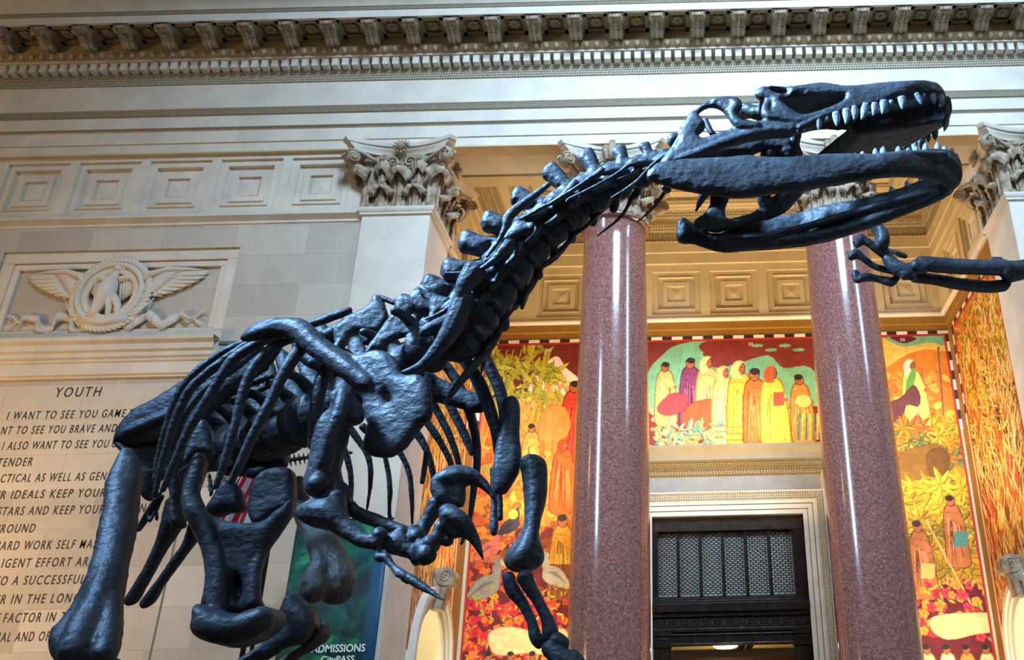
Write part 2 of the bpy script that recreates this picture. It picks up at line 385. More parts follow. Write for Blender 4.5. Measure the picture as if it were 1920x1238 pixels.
# dentils, eggs
PIT = .9325
xm0 = CX-.02+PIT*.5
mb = MB(); eg = MB(); dt = MB()
mods = [xm0+PIT*k for k in range(-19, 11)]
for x in np.arange(mods[0]-PIT, mods[-1]+PIT, PIT/4):
    mb.box(x-.072, x+.072, YP-.28, YP+.01, 14.615, 14.82)
    eg.ball((x, YP-.395, 14.96), .1, .62, .55, .82, 8, 6)
    c = x+PIT/8
    for sg in (-1, 1):
        dt.tube([(x+sg*.075, YP-.42, 15.03), (x+sg*.085, YP-.405, 14.97), (x+sg*.04, YP-.35, 14.885)], [.012, .014, .008], 5)
    dt.tube([(c, YP-.42, 15.02), (c, YP-.38, 14.93), (c, YP-.33, 14.885)], [.010, .018, .004], 5)
obj('dentil_course', mb.m(), M['stone_smooth'], beam)
obj('egg_course', eg.m(), mat('egg_limestone', lin((200, 176, 136)), .7), beam, smooth=True)
obj('dart_course', dt.m(), M['capital'], beam, smooth=True)
# modillions with scroll front, and rosettes in the sunk squares between them
side = catmull([(1.00, 15.22), (1.03, 15.17), (1.01, 15.11), (.95, 15.09), (.90, 15.12), (.82, 15.13), (.72, 15.09), (.64, 15.02), (.55, 14.99), (.46, 15.02), (.42, 15.09), (.40, 15.16)], 3)
mb = MB(); poly = [(YP-o, z) for o, z in side]+[(YP-.40, 15.26), (YP-1.0, 15.26)]
mb.prism(poly, 'x', -.14, .14)
for sx in (-1, 1):
    for r, o, z in ((.055, .95, 15.155), (.085, .53, 15.11)):
        a = [(sx*.145, YP-o+r*(1-q/16)*cos(q*.8), z+r*(1-q/16)*sin(q*.8)) for q in range(15)]
        mb.tube(a, [.014]*15, 5)
lf = [(0, YP-.99, 15.10), (0, YP-.9, 15.085), (0, YP-.8, 15.095), (0, YP-.7, 15.05), (0, YP-.6, 14.98), (0, YP-.5, 14.975)]
mb.tube(lf, [.02, .03, .03, .03, .03, .02], 6)
for k in range(6):
    o = .93-.08*k
    z = 15.10-.02*max(0, k-1)
    for sg in (-1, 1): mb.tube([(0, YP-o, z), (sg*.07, YP-o+.01, z-.012), (sg*.12, YP-o-.03, z)], [.018, .018, .008], 5)
mb2 = MB(); mb2.sweep([(-.18, YP-1.04), (.18, YP-1.04)], [(0, 15.21)])
cap = MB().box(-.19, .19, YP-1.05, YP-.40, 15.27, 15.34).box(-.17, .17, YP-1.03, YP-.40, 15.235, 15.27)
fc = MB().tube([(-.14, YP-1.0, 15.165), (.14, YP-1.0, 15.165)], [.055, .055], 10)
for k in range(4): fc.box(-.12+.066*k, -.12+.066*k+.04, YP-1.065, YP-1.0, 15.13, 15.205)
allm = MB(); allm.add(*mb.m()); allm.add(*cap.m()); allm.add(*fc.m())
m0 = obj('modillion', allm.m(), M['capital'], beam, auto=40)
base_c = ORG[m0.name].copy()
for i, x in enumerate(mods):
    if i == 0: m0.location.x += x; ORG[m0.name] = base_c+Vector((x, 0, 0))
    else: dup(m0, base_c+Vector((x, 0, 0)), beam)
# coffer frames
mb = MB()
for x in mods:
    a, b = x+.19, x+PIT-.19
    ya, yb = YP-1.02, YP-.40
    def hf(x0, x1, y0, y1, z0, z1): mb.box(x0, x1, y0, y1, z0, z1)
    hf(a, b, ya, ya+.10, 15.27, 15.34); hf(a, b, yb-.13, yb, 15.27, 15.34); hf(a, a+.08, ya, yb, 15.27, 15.34); hf(b-.08, b, ya, yb, 15.27, 15.34)
    frame_y = 0
obj('coffer_frames', mb.m(), mat('dark_brown_limestone', lin((140, 120, 90)), .8, var=.1), beam)  # frames darker and browner than the dressed limestone
mb = MB()
for k in range(6):
    t = 2*pi*k/6; mb.ball((.085*cos(t), YP-.72+.085*sin(t), 15.305), .06, 1, 1, .55, 8, 5)
mb.ball((0, YP-.72, 15.285), .04, 1, 1, 1, 8, 5)
for k in range(6):
    t = 2*pi*(k+.5)/6; mb.ball((.13*cos(t), YP-.72+.13*sin(t), 15.325), .035, 1, 1, .5, 6, 4)
r0 = obj('rosette', mb.m(), mat('rosette_limestone', lin((150, 128, 98)), .8), beam, smooth=True); bc = ORG[r0.name].copy()
for i, x in enumerate(mods):
    c = bc+Vector((x+PIT/2, 0, 0))
    if i == 0: r0.location.x += x+PIT/2; ORG[r0.name] = c
    else: dup(r0, c, beam)

# soffit of the beam between supports: sunk panel with a moulded edge
sof = MB()
caps_x = [-6.2, -1.53, 3.40, 7.75]
sof.box(X0, X1, YP, YP+.34, 12.43, 12.471); sof.box(X0, X1, 17.74, 18.08, 12.43, 12.471)
edges = [(-6.2, -1.53), (-1.53, 3.40), (3.40, 7.75)]
for a, b in edges:
    for e in (a, b):
        sof.box(e-.95, e+.95, YP+.34, 17.74, 12.43, 12.471)
    sof.box(a+.95, b-.95, 17.66, 17.74, 12.415, 12.471); sof.box(a+.95, b-.95, YP+.34, YP+.40, 12.44, 12.50)
obj('soffit_panels', sof.m(), M['alcove'], beam)

# ------------------------------------------------------------------ alcove shell
al = [(XL, 18.0), (XL, YB), (XR, YB), (XR, 18.0)]        # travel: up the left side, across the back, down the right side
def lsweep(prof, name, m, parent, auto=35):
    mb = MB(); mb.sweep(al, [(-o, z) for o, z in prof]); return obj(name, mb.m(), m, parent, auto=auto)
DZ = 5.38; DX0, DX1 = CX-1.86, CX+1.86
mb = MB(); mb.box(-6.8, DX0, YB, 22.75, ZF, 14.6); mb.box(DX1, 8.4, YB, 22.75, ZF, 14.6); mb.box(DX0, DX1, YB, 22.75, DZ, 14.6)
wb = struct('wall_back', mb.m(), M['alcove'])
AY, AR, AS = 19.85, 1.08, 1.9                               # side arches: centre, inner radius, springing
def side_wall(name, xa, xb, xin):
    """wall box from xa to xb (xin is the alcove face) with an arched niche"""
    mb = MB(); s = 1 if xin > 0 else -1
    y0, y1 = 18.08, 22.2; xo = xin+s*.55
    n = 24; arc = [(AY+AR*cos(pi*k/n), AS+AR*sin(pi*k/n)) for k in range(n+1)]   # from +Y to -Y
    top = 14.6; V = []; F = []
    def q(*p): n0 = len(V); V.extend(p); F.append(tuple(range(n0, n0+len(p))))
    q((xin, y0, ZF), (xin, AY-AR, ZF), (xin, AY-AR, AS), (xin, y0, AS)); q((xin, AY+AR, ZF), (xin, y1, ZF), (xin, y1, AS), (xin, AY+AR, AS))
    for (a, za), (b, zb) in zip(arc, arc[1:]):
        q((xin, a, za), (xin, b, zb), (xin, b, top), (xin, a, top))
        q((xin, a, za), (xin, b, zb), (xo, b, zb), (xo, a, za))
    q((xin, y0, AS), (xin, AY-AR, AS), (xin, AY-AR, top), (xin, y0, top)); q((xin, AY+AR, AS), (xin, y1, AS), (xin, y1, top), (xin, AY+AR, top))
    for yy in (AY-AR, AY+AR): q((xin, yy, ZF), (xo, yy, ZF), (xo, yy, AS), (xin, yy, AS))
    q((xo, AY-AR, ZF), (xo, AY+AR, ZF), (xo, AY+AR, AS+AR), (xo, AY-AR, AS+AR))
    q((xin, y0, ZF), (xin+s*1.3, y0, ZF), (xin+s*1.3, y0, top), (xin, y0, top))
    mb.add(V, F)
    w_ = struct(name, mb.m(), M['cream'])
    # archivolt
    for r0_, r1_, d in ((AR-.02, AR+.16, .05), (AR+.16, AR+.28, .10), (AR+.28, AR+.42, .16)):
        V = []; F = []
        pts = [(AY+1, ZF)]+[(AY+cos(pi*k/n), AS+sin(pi*k/n)) for k in range(n+1)]
        ring = []
        for k in range(n+1):
            c, s_ = cos(pi*k/n), sin(pi*k/n)
            ring.append([(xin, AY+r0_*c, AS+r0_*s_), (xin-s*d, AY+r0_*c, AS+r0_*s_), (xin-s*d, AY+r1_*c, AS+r1_*s_), (xin, AY+r1_*c, AS+r1_*s_)])
        ring = [[(p[0], p[1], ZF) for p in ring[0]]]+ring+[[(p[0], p[1], ZF) for p in ring[-1]]]
        for r in ring: V += r
        for i in range(len(ring)-1):
            for j in range(3): a = i*4+j; F.append((a, a+1, a+5, a+4))
        obj('arch_moulding', (V, F), M['stone_smooth'], w_, auto=30)
    # scrolled keystone
    k = MB(); prof = [(0, AS+AR-.05), (.22, AS+AR-.05), (.30, AS+AR+.3), (.34, AS+AR+.5), (.42, AS+AR+.62), (.40, AS+AR+.75), (.28, AS+AR+.8), (0, AS+AR+.8)]
    k.prism([(xin-s*o, z) for o, z in prof], 'y', AY-.19, AY+.19)
    cxk, czk = xin-s*.27, AS+AR+.62
    k.tube([(cxk, AY-.22, czk), (cxk, AY+.22, czk)], [.20, .20], 18)
    for sy in (-1, 1):
        k.tube([(cxk+.14*(1-q/14)*cos(q*.9), AY+sy*.225, czk+.14*(1-q/14)*sin(q*.9)) for q in range(13)], [.02]*13, 5)
    obj('keystone', k.m(), M['capital'], w_, auto=40)
    return w_
wsl = side_wall('wall_alcove_left', -6.8, XL, XL)
wsr = side_wall('wall_alcove_right', XR, 8.4, XR)
# dressed band of sunk squares round the alcove
mb = MB(); cs = [1.355+1.58*k for k in range(-4, 4)]; cs = [c for c in cs if XL+.75 < c < XR-.75]
band_plate(mb, XL, XR, 10.78, 12.45, cs, .66, 11.55, YB-.12)
for c in cs: nested(mb, c, 11.55, .66, YB-.12)
obj('square_panel_band', mb.m(), M['alcove'], wb)
for xw, s, par in ((XL, 1, wsl), (XR, -1, wsr)):
    mb = MB(); fl = lambda p, xw=xw, s=s: (xw+s*(.12-(p[1]-0)), p[0], p[2])
    c2 = [18.95, 20.53]; band_plate(mb, 18.0, YB-.0, 10.78, 12.45, c2, .66, 11.55, 0, flip=fl)
    for c in c2: nested(mb, c, 11.55, .66, 0, flip=fl)
    obj('square_panel_band', mb.m(), M['alcove'], par)
mb = MB(); mb.sweep(al, [(-o, z) for o, z in [(0, 10.68), (.12, 10.68), (.17, 10.72), (.17, 10.76), (.12, 10.80)]]); tm = struct('trim_2', mb.m(), M['stone_smooth'], auto=35)
lsweep([(0, 10.14), (.008, 10.14), (.008, 10.45), (.06, 10.47), (.06, 10.69)], 'gold_band', M['gold'], tm)
lsweep([(.12, 12.43), (.20, 12.43), (.20, 12.75), (.24, 12.77), (.24, 13.08)], 'inner_fascia', M['alcove'], tm)
lsweep([(.24, 13.08), (.27, 13.10), (.27, 13.13), (.25, 13.14), (.25, 13.38)], 'inner_bead', M['alcove_carved'], tm)
lsweep([(.25, 13.38), (.36, 13.50), (.38, 13.60)], 'inner_leaf', M['alcove_carved'], tm)
lsweep([(.38, 13.60), (.34, 13.62), (.34, 13.76)], 'inner_frieze', M['alcove'], tm)
lsweep([(.34, 13.76), (.44, 13.80), (.50, 13.92), (.56, 13.95)], 'inner_egg', M['alcove_carved'], tm)
cl = MB(); cl.box(-6.8, 8.4, 18.08, 22.75, 14.12, 14.5)
ce = struct('ceiling', cl.m(), M['alcove'])
mb = MB(); ms = MB()
def rect_ring(mb, x0, x1, y0, y1, w, z0, z1):
    mb.box(x0, x1, y0, y0+w, z0, z1); mb.box(x0, x1, y1-w, y1, z0, z1); mb.box(x0, x0+w, y0+w, y1-w, z0, z1); mb.box(x1-w, x1, y0+w, y1-w, z0, z1)
rect_ring(mb, XL, XR, 18.08, 22.2, .66, 13.95, 14.13)
xs = [XL+.66, -1.75, 3.3, XR-.66]
for a, b in zip(xs, xs[1:]):
    rect_ring(mb, a, b, 18.74, 21.54, .16, 13.97, 14.13); rect_ring(ms, a+.16, b-.16, 18.9, 21.38, .12, 14.01, 14.13)
    rect_ring(mb, a+.5, b-.5, 19.24, 21.04, .16, 14.04, 14.13); rect_ring(ms, a+.66, b-.66, 19.4, 20.88, .1, 14.07, 14.13)
obj('ceiling_frames', mb.m(), M['alcove'], ce); obj('ceiling_carved_frames', ms.m(), M['alcove_carved'], ce)
# ------------------------------------------------------------------ capitals
def leaf_mesh(h, w, curl, lobes=5):
    """acanthus leaf standing on z, leaning out along -y; local coordinates"""
    path = catmull([(0, 0), (.01, h*.40), (.03, h*.68), (.08, h*.88), (curl*.50, h*1.0), (curl*.92, h*.97), (curl*1.08, h*.86), (curl*.98, h*.76)], 5)
    n = len(path); m = 15; V = []; F = []
    for i, (o, z) in enumerate(path):
        t = i/(n-1); s_ = min(1, max(0, (t-.28)/.34)); s_ = s_*s_*(3-2*s_)
        ww = w*(.46+.54*s_)*(1-.45*max(0, t-.82)/.18); ww *= 1+.06*sin(t*lobes*2*pi*1.6)
        for j in range(m):
            u = (j/(m-1)-.5)*2
            fl = .020*cos(u*pi*4.5)*(.4+t)
            x = u*ww/2; y = -(o*(1-.55*u*u*s_)+fl*.8); zz = z-(.30*w*u*u*s_)
            V.append((x, y, zz))
    for i in range(n-1):
        for j in range(m-1): a = i*m+j; F.append((a, a+1, a+m+1, a+m))
    # mid rib
    mb = MB(); mb.add(V, F)
    mb.tube([(0, -o-.03, z) for o, z in path[:int(n*.75)]], [.04*w/.5*(1-.5*i/n) for i in range(int(n*.75))], 6)
    return mb.m()
def make_leaf(h, w, curl, lobes=5):
    v, f = leaf_mesh(h, w, curl, lobes)
    me = bpy.data.meshes.new('leaf'); me.from_pydata(v, [], f); me.update()
    me.polygons.foreach_set('use_smooth', [True]*len(me.polygons)); me.materials.append(M['capital']); return me
LEAF_A = make_leaf(.52, .56, .27); LEAF_B = make_leaf(.98, .60, .34); LEAF_C = make_leaf(1.16, .36, .24)
def inst(name, me, parent, loc, rz, scale=(1, 1, 1)):
    o = bpy.data.objects.new(name, me); COL.objects.link(o); o.rotation_euler = (0, 0, rz); o.scale = scale
    place(o, parent, Vector(loc)); 
    if not any(m.type == 'SOLIDIFY' for m in o.modifiers):
        s = o.modifiers.new('thick', 'SOLIDIFY'); s.thickness = .03; s.offset = 1
    return o
def volute(mb, c, dirv, r, width):
    """scroll whose disc stands in the vertical plane that contains dirv"""
    d = Vector(dirv).normalized(); side = Vector((-d.y, d.x, 0))
    pts = []
    N = 26
    for k in range(N):
        a = k*.52; rr = r*(1-k/(N+3)); pts.append(Vector(c)+d*(rr*cos(a))+Vector((0, 0, rr*sin(a))))
    for sg in (-1, 1):
        mb.tube([p+side*sg*width for p in pts], [r*.15]*N, 6)
    mb.tube([Vector(c)-side*width, Vector(c)+side*width], [r*.80, r*.80], 16)
def capital(parent, cx, cy, zb, square, hw):
    """zb: neck height; hw: half width of the shaft at the neck"""
    H = 12.43-zb
    mb = MB()
    if square:
        for a, b, z0, z1 in ((hw-.04, hw-.02, 0, H*.5), (hw-.02, hw+.12, H*.5, H-.24)):
            v = [(cx-a, cy-a, zb+z0), (cx+a, cy-a, zb+z0), (cx+a, cy+a, zb+z0), (cx-a, cy+a, zb+z0), (cx-b, cy-b, zb+z1), (cx+b, cy-b, zb+z1), (cx+b, cy+b, zb+z1), (cx-b, cy+b, zb+z1)]
            mb.add(v, [(0, 3, 2, 1), (4, 5, 6, 7), (0, 1, 5, 4), (1, 2, 6, 5), (2, 3, 7, 6), (3, 0, 4, 7)])
    else:
        mb.lathe([(hw-.05, 0), (hw-.05, H*.45), (hw, H*.7), (hw+.16, H-.22)], cx, cy, 32, zb)
    cap = obj('capital', mb.m(), M['capital'], parent, auto=40)
    # abacus: concave sides with cut corners
    ab = MB()
    A = hw+.47; sag = .30
    def outline(off):
        pts = []
        for k in range(4):
            ang = k*pi/2; R = Matrix.Rotation(ang, 2)
            for j in range(13):
                u = -1+2*j/12; x = u*(A+off-.12); y = -(A+off-sag*(1-u*u)); p = R @ Vector((x, y)); pts.append((cx+p.x, cy+p.y))
        return pts
    lay = [(-.12, H-.26), (-.10, H-.20), (-.03, H-.14), (-.03, H-.11), (.02, H-.09), (.05, H-.03), (.05, H)]
    V = []; F = []
    for off, z in lay: V += [(x, y, zb+z) for x, y in outline(off)]
    n = 52
    for i in range(len(lay)-1):
        for k in range(n): a = i*n+k; b = i*n+(k+1) % n; F.append((a, b, b+n, a+n))
    F.append(tuple(range(n))[::-1]); F.append(tuple(range((len(lay)-1)*n, len(lay)*n)))
    obj('abacus', (V, F), M['stone_smooth'], cap, auto=30)
    # flower at the middle of each abacus side
    fm = MB()
    for k in range(4):
        ang = k*pi/2-pi/2; d = Vector((cos(ang), sin(ang), 0)); s = Vector((-d.y, d.x, 0)); c = Vector((cx, cy, zb+H-.12))+d*(A-sag+.06)
        if square:
            for j in range(12):
                t = 2*pi*j/12; fm.tube([c+s*.06*cos(t)+Vector((0, 0, .06*sin(t))), c+d*.05+s*.19*cos(t)+Vector((0, 0, .19*sin(t)))], [.03, .012], 5)
            fm.ball(c+d*.05, .10, 1, 1, 1, 10, 6)
        else:
            fm.tube([c+Vector((0, 0, -.25)), c+d*.03, c+d*.06+Vector((0, 0, .18))], [.10, .12, .08], 8)
            for sg in (-1, 1): fm.tube([c+s*.13*sg+Vector((0, 0, -.26)), c+s*.15*sg+Vector((0, 0, .03))], [.05, .07], 7); fm.ball(c+s*.15*sg+Vector((0, 0, .05)), .08)
    obj('abacus_flower', fm.m(), M['capital'], cap, smooth=True)
    vm = MB()
    for k in range(4):
        ang = pi/4+k*pi/2; d = Vector((cos(ang), sin(ang), 0)); c = Vector((cx, cy, zb+H-.44))+d*(A*1.22)
        volute(vm, c, d, .17, .10)
        for sg in (-1, 1):
            s = Vector((-d.y, d.x, 0))*sg
            vm.tube([Vector((cx, cy, zb+.82))+d*(hw*.95)+s*hw*.55, Vector((cx, cy, zb+1.05))+d*(hw*1.12)+s*hw*.42, Vector((cx, cy, zb+H-.34))+d*(A*.98)+s*.16, c+s*.10+Vector((0, 0, .17))], [.035, .045, .045, .03], 6)
    for k in range(4):
        ang = k*pi/2-pi/2; d = Vector((cos(ang), sin(ang), 0)); s = Vector((-d.y, d.x, 0))
        for sg in (-1, 1):
            c = Vector((cx, cy, zb+H-.46))+d*(hw+.14)+s*(.19*sg)
            pts = [c+s*(.14*(1-q/20)*cos(q*.55)*sg)+Vector((0, 0, .14*(1-q/20)*sin(q*.55))) for q in range(18)]
            vm.tube(pts, [.026]*18, 6)
            vm.tube([Vector((cx, cy, zb+.70))+d*(hw+.03)+s*(.42*sg), Vector((cx, cy, zb+.95))+d*(hw+.06)+s*(.40*sg), c+s*(.13*sg)], [.055, .05, .03], 6)
    obj('scrolls', vm.m(), M['capital'], cap, smooth=True)
    if square:
        for k in range(4):
            R = Matrix.Rotation(k*pi/2, 3, 'Z'); rz = k*pi/2
            for u in (-.36, .36):
                p = R @ Vector((u, -hw+.02, 0)); inst('acanthus_leaf', LEAF_A, cap, (cx+p.x, cy+p.y, zb), rz)
            for u in (0,):
                p = R @ Vector((u, -hw+.03, 0)); inst('acanthus_leaf', LEAF_B, cap, (cx+p.x, cy+p.y, zb), rz)
            p = R @ Vector((-hw+.02, -hw+.02, 0)); inst('acanthus_leaf', LEAF_B, cap, (cx+p.x, cy+p.y, zb), rz-pi/4, (1.05, 1, 1))
            for u in (-.40, .40):
                p = R @ Vector((u, -hw-.0, 0)); inst('acanthus_leaf', LEAF_C, cap, (cx+p.x, cy+p.y, zb), rz)
    else:
        for k in range(8):
            t = 2*pi*k/8+pi/8; inst('acanthus_leaf', LEAF_A, cap, (cx+(hw-.04)*cos(t), cy+(hw-.04)*sin(t), zb), t+pi/2, (.95, 1, 1))
            t = 2*pi*k/8; inst('acanthus_leaf', LEAF_B, cap, (cx+(hw-.04)*cos(t), cy+(hw-.04)*sin(t), zb), t+pi/2, (.95, 1, 1))
    return cap
def column(cx, label):
    cy = 17.5; t = thing('marble_column', label, 'column', (cx, cy, ZF), 'red marble columns')
    zb = 10.86; prof = []
    z0 = ZF+.55
    for k in range(25):
        s = k/24; z = z0+(zb-.16-z0)*s; r = .765-.085*(max(0, s-.30)/.70)**1.7; prof.append((r, z))
    prof[0] = (.80, z0); prof += [(.70, zb-.13)]
    mb = MB(); mb.lathe([(.0, z0)]+prof, cx, cy, 96); obj('shaft', mb.m(), M['marble'], t, smooth=True)
    mb = MB(); mb.lathe([(.68, zb-.14), (.76, zb-.13), (.785, zb-.09), (.76, zb-.05), (.71, zb-.04), (.70, zb), (.5, zb)], cx, cy, 64); obj('astragal', mb.m(), M['marble'], t, smooth=True)
    mb = MB(); mb.box(cx-1.05, cx+1.05, cy-1.05, cy+1.05, ZF, ZF+.18); mb.lathe([(1.0, .18), (1.04, .25), (1.0, .33), (.9, .36), (.87, .42), (.92, .46), (.9, .53), (.80, .56), (.3, .56)], cx, cy, 64, ZF)
    obj('base', mb.m(), M['stone'], t, auto=30)
    capital(t, cx, cy, zb, False, .70)
column(-1.53, 'red marble column left of the doorway, behind the dinosaur neck')
column(3.42, 'red marble column right of the doorway, behind the open jaws')
def pilaster(x0, x1, label):
    y0, y1 = YP, 18.02; cx, cy = (x0+x1)/2, (y0+y1)/2
    t = thing('stone_pilaster', label, 'pilaster', (cx, cy, ZF), 'corner pilasters of the alcove')
    mb = MB(); mb.box(x0, x1, y0, y1, ZF, 10.84); obj('shaft', mb.m(), M['stone_smooth'], t)
    mb = MB(); V = []
    path = [(x0, y1), (x0, y0), (x1, y0), (x1, y1)]
    mb.sweep(path, [(-0.0, 10.66), (-.05, 10.68), (-.05, 10.72), (-.08, 10.75), (-.10, 10.80), (-.10, 10.84), (.1, 10.86)])
    obj('neck_moulding', mb.m(), M['stone_smooth'], t, auto=30)
    mb = MB(); mb.box(x0-.15, x1+.15, y0-.15, y1, ZF, ZF+.45); obj('base', mb.m(), M['stone'], t)
    capital(t, cx, cy, 10.86, True, .74)
pilaster(-6.88, -5.42, 'pale square stone pilaster left of the alcove, above the green banner')
pilaster(7.00, 8.46, 'pale square stone pilaster at the right edge of the picture')

# ------------------------------------------------------------------ doorway
def door():
    d = struct('door_1', MB().box(DX0, DX1, 22.45, 22.6, 5.30, 5.38).m(), M['bronze'])
    # stone surround: three stepped bands with a carved outer edge
    def surround(w0, w1, yf, name, m):
        mb = MB(); a0, a1, zt = DX0-w0, DX1+w0, DZ+w0; b0, b1, zb = DX0-w1, DX1+w1, DZ+w1
        y = YB
        mb.box(b0, a0, yf, y+.01, ZF, zb); mb.box(a1, b1, yf, y+.01, ZF, zb); mb.box(a0, a1, yf, y+.01, zt, zb)
        obj(name, mb.m(), m, d)
    surround(0, .105, YB-.06, 'door_surround', M['stone_smooth']); surround(.105, .125, YB-.05, 'surround_bead', M['carved_small']); surround(.125, .235, YB-.09, 'door_surround', M['stone_smooth']); surround(.235, .255, YB-.08, 'surround_bead', M['carved_small'])
    surround(.255, .36, YB-.12, 'door_surround', M['stone_smooth']); surround(.36, .53, YB-.16, 'leaf_surround', M['carved'])
    surround(.53, .56, YB-.20, 'surround_edge', M['stone_smooth'])
    jam = MB(); jam.box(DX0-.02, DX0+.0, YB, 22.5, ZF, DZ); jam.box(DX1, DX1+.02, YB, 22.5, ZF, DZ); jam.box(DX0, DX1, YB, 22.5, DZ-.0, DZ+.02)
    obj('jamb', jam.m(), M['stone'], d)
    # frieze and cornice over the surround
    cx0, cx1 = DX0-.45, DX1+.45
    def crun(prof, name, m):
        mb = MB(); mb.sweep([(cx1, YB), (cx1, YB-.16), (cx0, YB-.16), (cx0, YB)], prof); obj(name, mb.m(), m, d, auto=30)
    crun([(0, 5.95), (0, 6.33)], 'door_frieze', mat('shade_grey_limestone', lin((128, 128, 128)), .7, var=.08, vscale=4))  # frieze grey is darkened to stand in for dimmer light
    crun([(0, 6.33), (.05, 6.36), (.08, 6.42)], 'leaf_moulding', M['carved_dark'])
    crun([(.08, 6.42), (.08, 6.50), (.14, 6.50), (.14, 6.55)], 'band', M['carved_dark'])
    crun([(.14, 6.55), (.20, 6.58), (.22, 6.64)], 'egg_moulding', M['carved_dark'])
    crun([(.22, 6.64), (.36, 6.66), (.36, 6.80), (.38, 6.82), (.44, 6.92), (.47, 6.95), (.47, 7.02), (-.16, 7.03)], 'cornice', mat('shade_darkened_limestone', lin((132, 122, 98)), .7, var=.08))  # shade over the door put into the cornice colour
    # bronze transom
    yg = 22.42
    k = (yg)/22.2
    tr = MB()
    gx0, gx1, gz0, gz1 = DX0+.10, DX1-.26, 3.46*k+.0, 4.98*k
    tr.box(DX0, DX1, yg-.12, yg+.1, gz1, DZ); tr.box(DX0, DX0+.14, yg-.12, yg+.1, gz0-.3, gz1); tr.box(DX1-.28, DX1, yg-.12, yg+.1, gz0-.3, gz1)
    tr.box(DX0, DX1, yg-.02, yg+.1, gz0-.08, gz0)
    tr.box(DX0, DX1-.14, yg-.14, yg+.1, gz0-.12, gz0-.06); tr.box(DX0, DX1-.10, yg-.18, yg+.1, gz0-.2, gz0-.12); tr.box(DX0, DX1, yg-.34, yg+.1, gz0-.40, gz0-.20); tr.box(DX0, DX1, yg-.26, yg+.1, gz0-.50, gz0-.40)
    tr.box(DX0, DX1, yg-.18, yg+.1, gz0-.76, gz0-.5); tr.box(DX0, DX1, yg-.24, yg+.1, gz0-.84, gz0-.76)
    tr.box(DX0+.4, DX1-.4, yg-.16, yg+.1, gz0-1.13, gz0-.84); tr.box(DX0+.42, DX1-.42, yg-.20, yg-.1, gz0-.92, gz0-.88); tr.box(DX0+.42, DX1-.42, yg-.20, yg-.1, gz0-1.13, gz0-1.09)
    obj('transom_frame', tr.m(), M['bronze'], d, bevel=.012)
    ky = MB(); z0 = gz0-.72; hh = .17; x = DX0+.06
    while x < DX1-.3:
        for (a, b, c, e) in ((0, .02, 0, hh), (0, .2, hh-.02, hh), (.18, .2, .05, hh), (.07, .2, .05, .07), (.07, .09, .05, .11), (.0, .27, 0, .018), (.25, .27, 0, hh)):
            ky.box(x+a, x+b, yg-.195, yg-.17, z0+c, z0+e)
        x += .27
    obj('key_frieze', ky.m(), mat('worn_bronze', (.06, .045, .03), .3, metal=.7), d)
    # mullions and fish-scale grilles
    xs = [-.85, -.30, .24, .79, 1.35, 1.92, 2.53]
    xs = [q*1.006 for q in xs]
    for q in xs[1:-1]:
        obj('mullion', MB().box(q-.035, q+.035, yg-.05, yg+.05, gz0, gz1).m(), M['bronze'], d)
    for a, b in zip(xs, xs[1:]):
        g = MB(); n = 4; wv = (b-a-.07)/n; r = wv*.56; row = 0; z = gz0
        while z < gz1-.02:
            for j in range(-1, n+1):
                c = a+.035+wv*(j+.5+(.5 if row % 2 else 0))
                pts = [(c+r*cos(t), yg, z+r*sin(t)) for t in np.linspace(0.12, pi-.12, 9)]
                pts = [p for p in pts if a+.02 < p[0] < b-.02 and p[2] < gz1]
                if len(pts) > 1: g.tube(pts, [.0105]*len(pts), 4)
            z += r*.72; row += 1
        obj('scale_grille', g.m(), M['bronze'], d)
    gl = obj('glass', MB().box(DX0, DX1, yg+.06, yg+.075, gz0, gz1).m(), mat('grey_transom_glass', lin((200, 200, 190)), .35, var=.1, vscale=3, spec=.4), d)
    # fluted bronze pilasters beside the opening
    for a, b in ((DX0+.02, DX0+.42), (DX1-.42, DX1-.02)):
        p = MB(); p.box(a, b, yg-.16, yg+.1, ZF, gz0-1.17)
        for q in np.arange(a+.03, b-.02, .05): p.tube([(q, yg-.165, ZF), (q, yg-.165, gz0-1.2)], [.016, .016], 6)
        p.box(a-.02, b+.02, yg-.22, yg+.1, gz0-1.17, gz0-1.13); p.box(a-.01, b+.01, yg-.19, yg+.1, gz0-1.13, gz0-.92); p.box(a-.03, b+.03, yg-.24, yg+.1, gz0-.92, gz0-.84)
        for q in np.arange(a+.04, b, .06): p.ball((q, yg-.21, gz0-.98), .02)
        obj('bronze_pilaster', p.m(), M['bronze'], d)
    return gz0
gz0 = door()
# passage behind the doorway
mb = MB(); zc = 2.52
mb.box(-1.3, 3.2, 22.75, 27.5, zc, zc+.1); mb.box(-1.3, -1.2, 22.75, 27.5, ZF, zc); mb.box(3.1, 3.2, 22.75, 27.5, ZF, zc)
struct('wall_passage', mb.m(), mat('yellow_plaster', lin((214, 180, 96)), .7, var=.05))
struct('wall_passage_end', MB().box(-1.3, 3.2, 24.6, 24.75, ZF, zc-.22).m(), mat('dark_red_wall', lin((70, 34, 24)), .6))
t = thing('ceiling_light', 'round white flush ceiling light in the passage behind the doorway', 'lamp', (.80, 23.6, zc))
mb = MB().lathe([(0, -.12), (.22, -.10), (.30, -.05), (.30, -.02)], .80, 23.6, 32, zc)
em = bpy.data.materials.new('lamp_glass'); em.use_nodes = True; em.node_tree.nodes['Principled BSDF'].inputs['Emission Color'].default_value = (1, .93, .75, 1); em.node_tree.nodes['Principled BSDF'].inputs['Emission Strength'].default_value = 9
obj('diffuser', mb.m(), em, t, smooth=True)
obj('rim', MB().lathe([(.30, -.03), (.33, -.03), (.33, 0), (.0, 0)], .80, 23.6, 32, zc).m(), M['gold'], t, smooth=True)
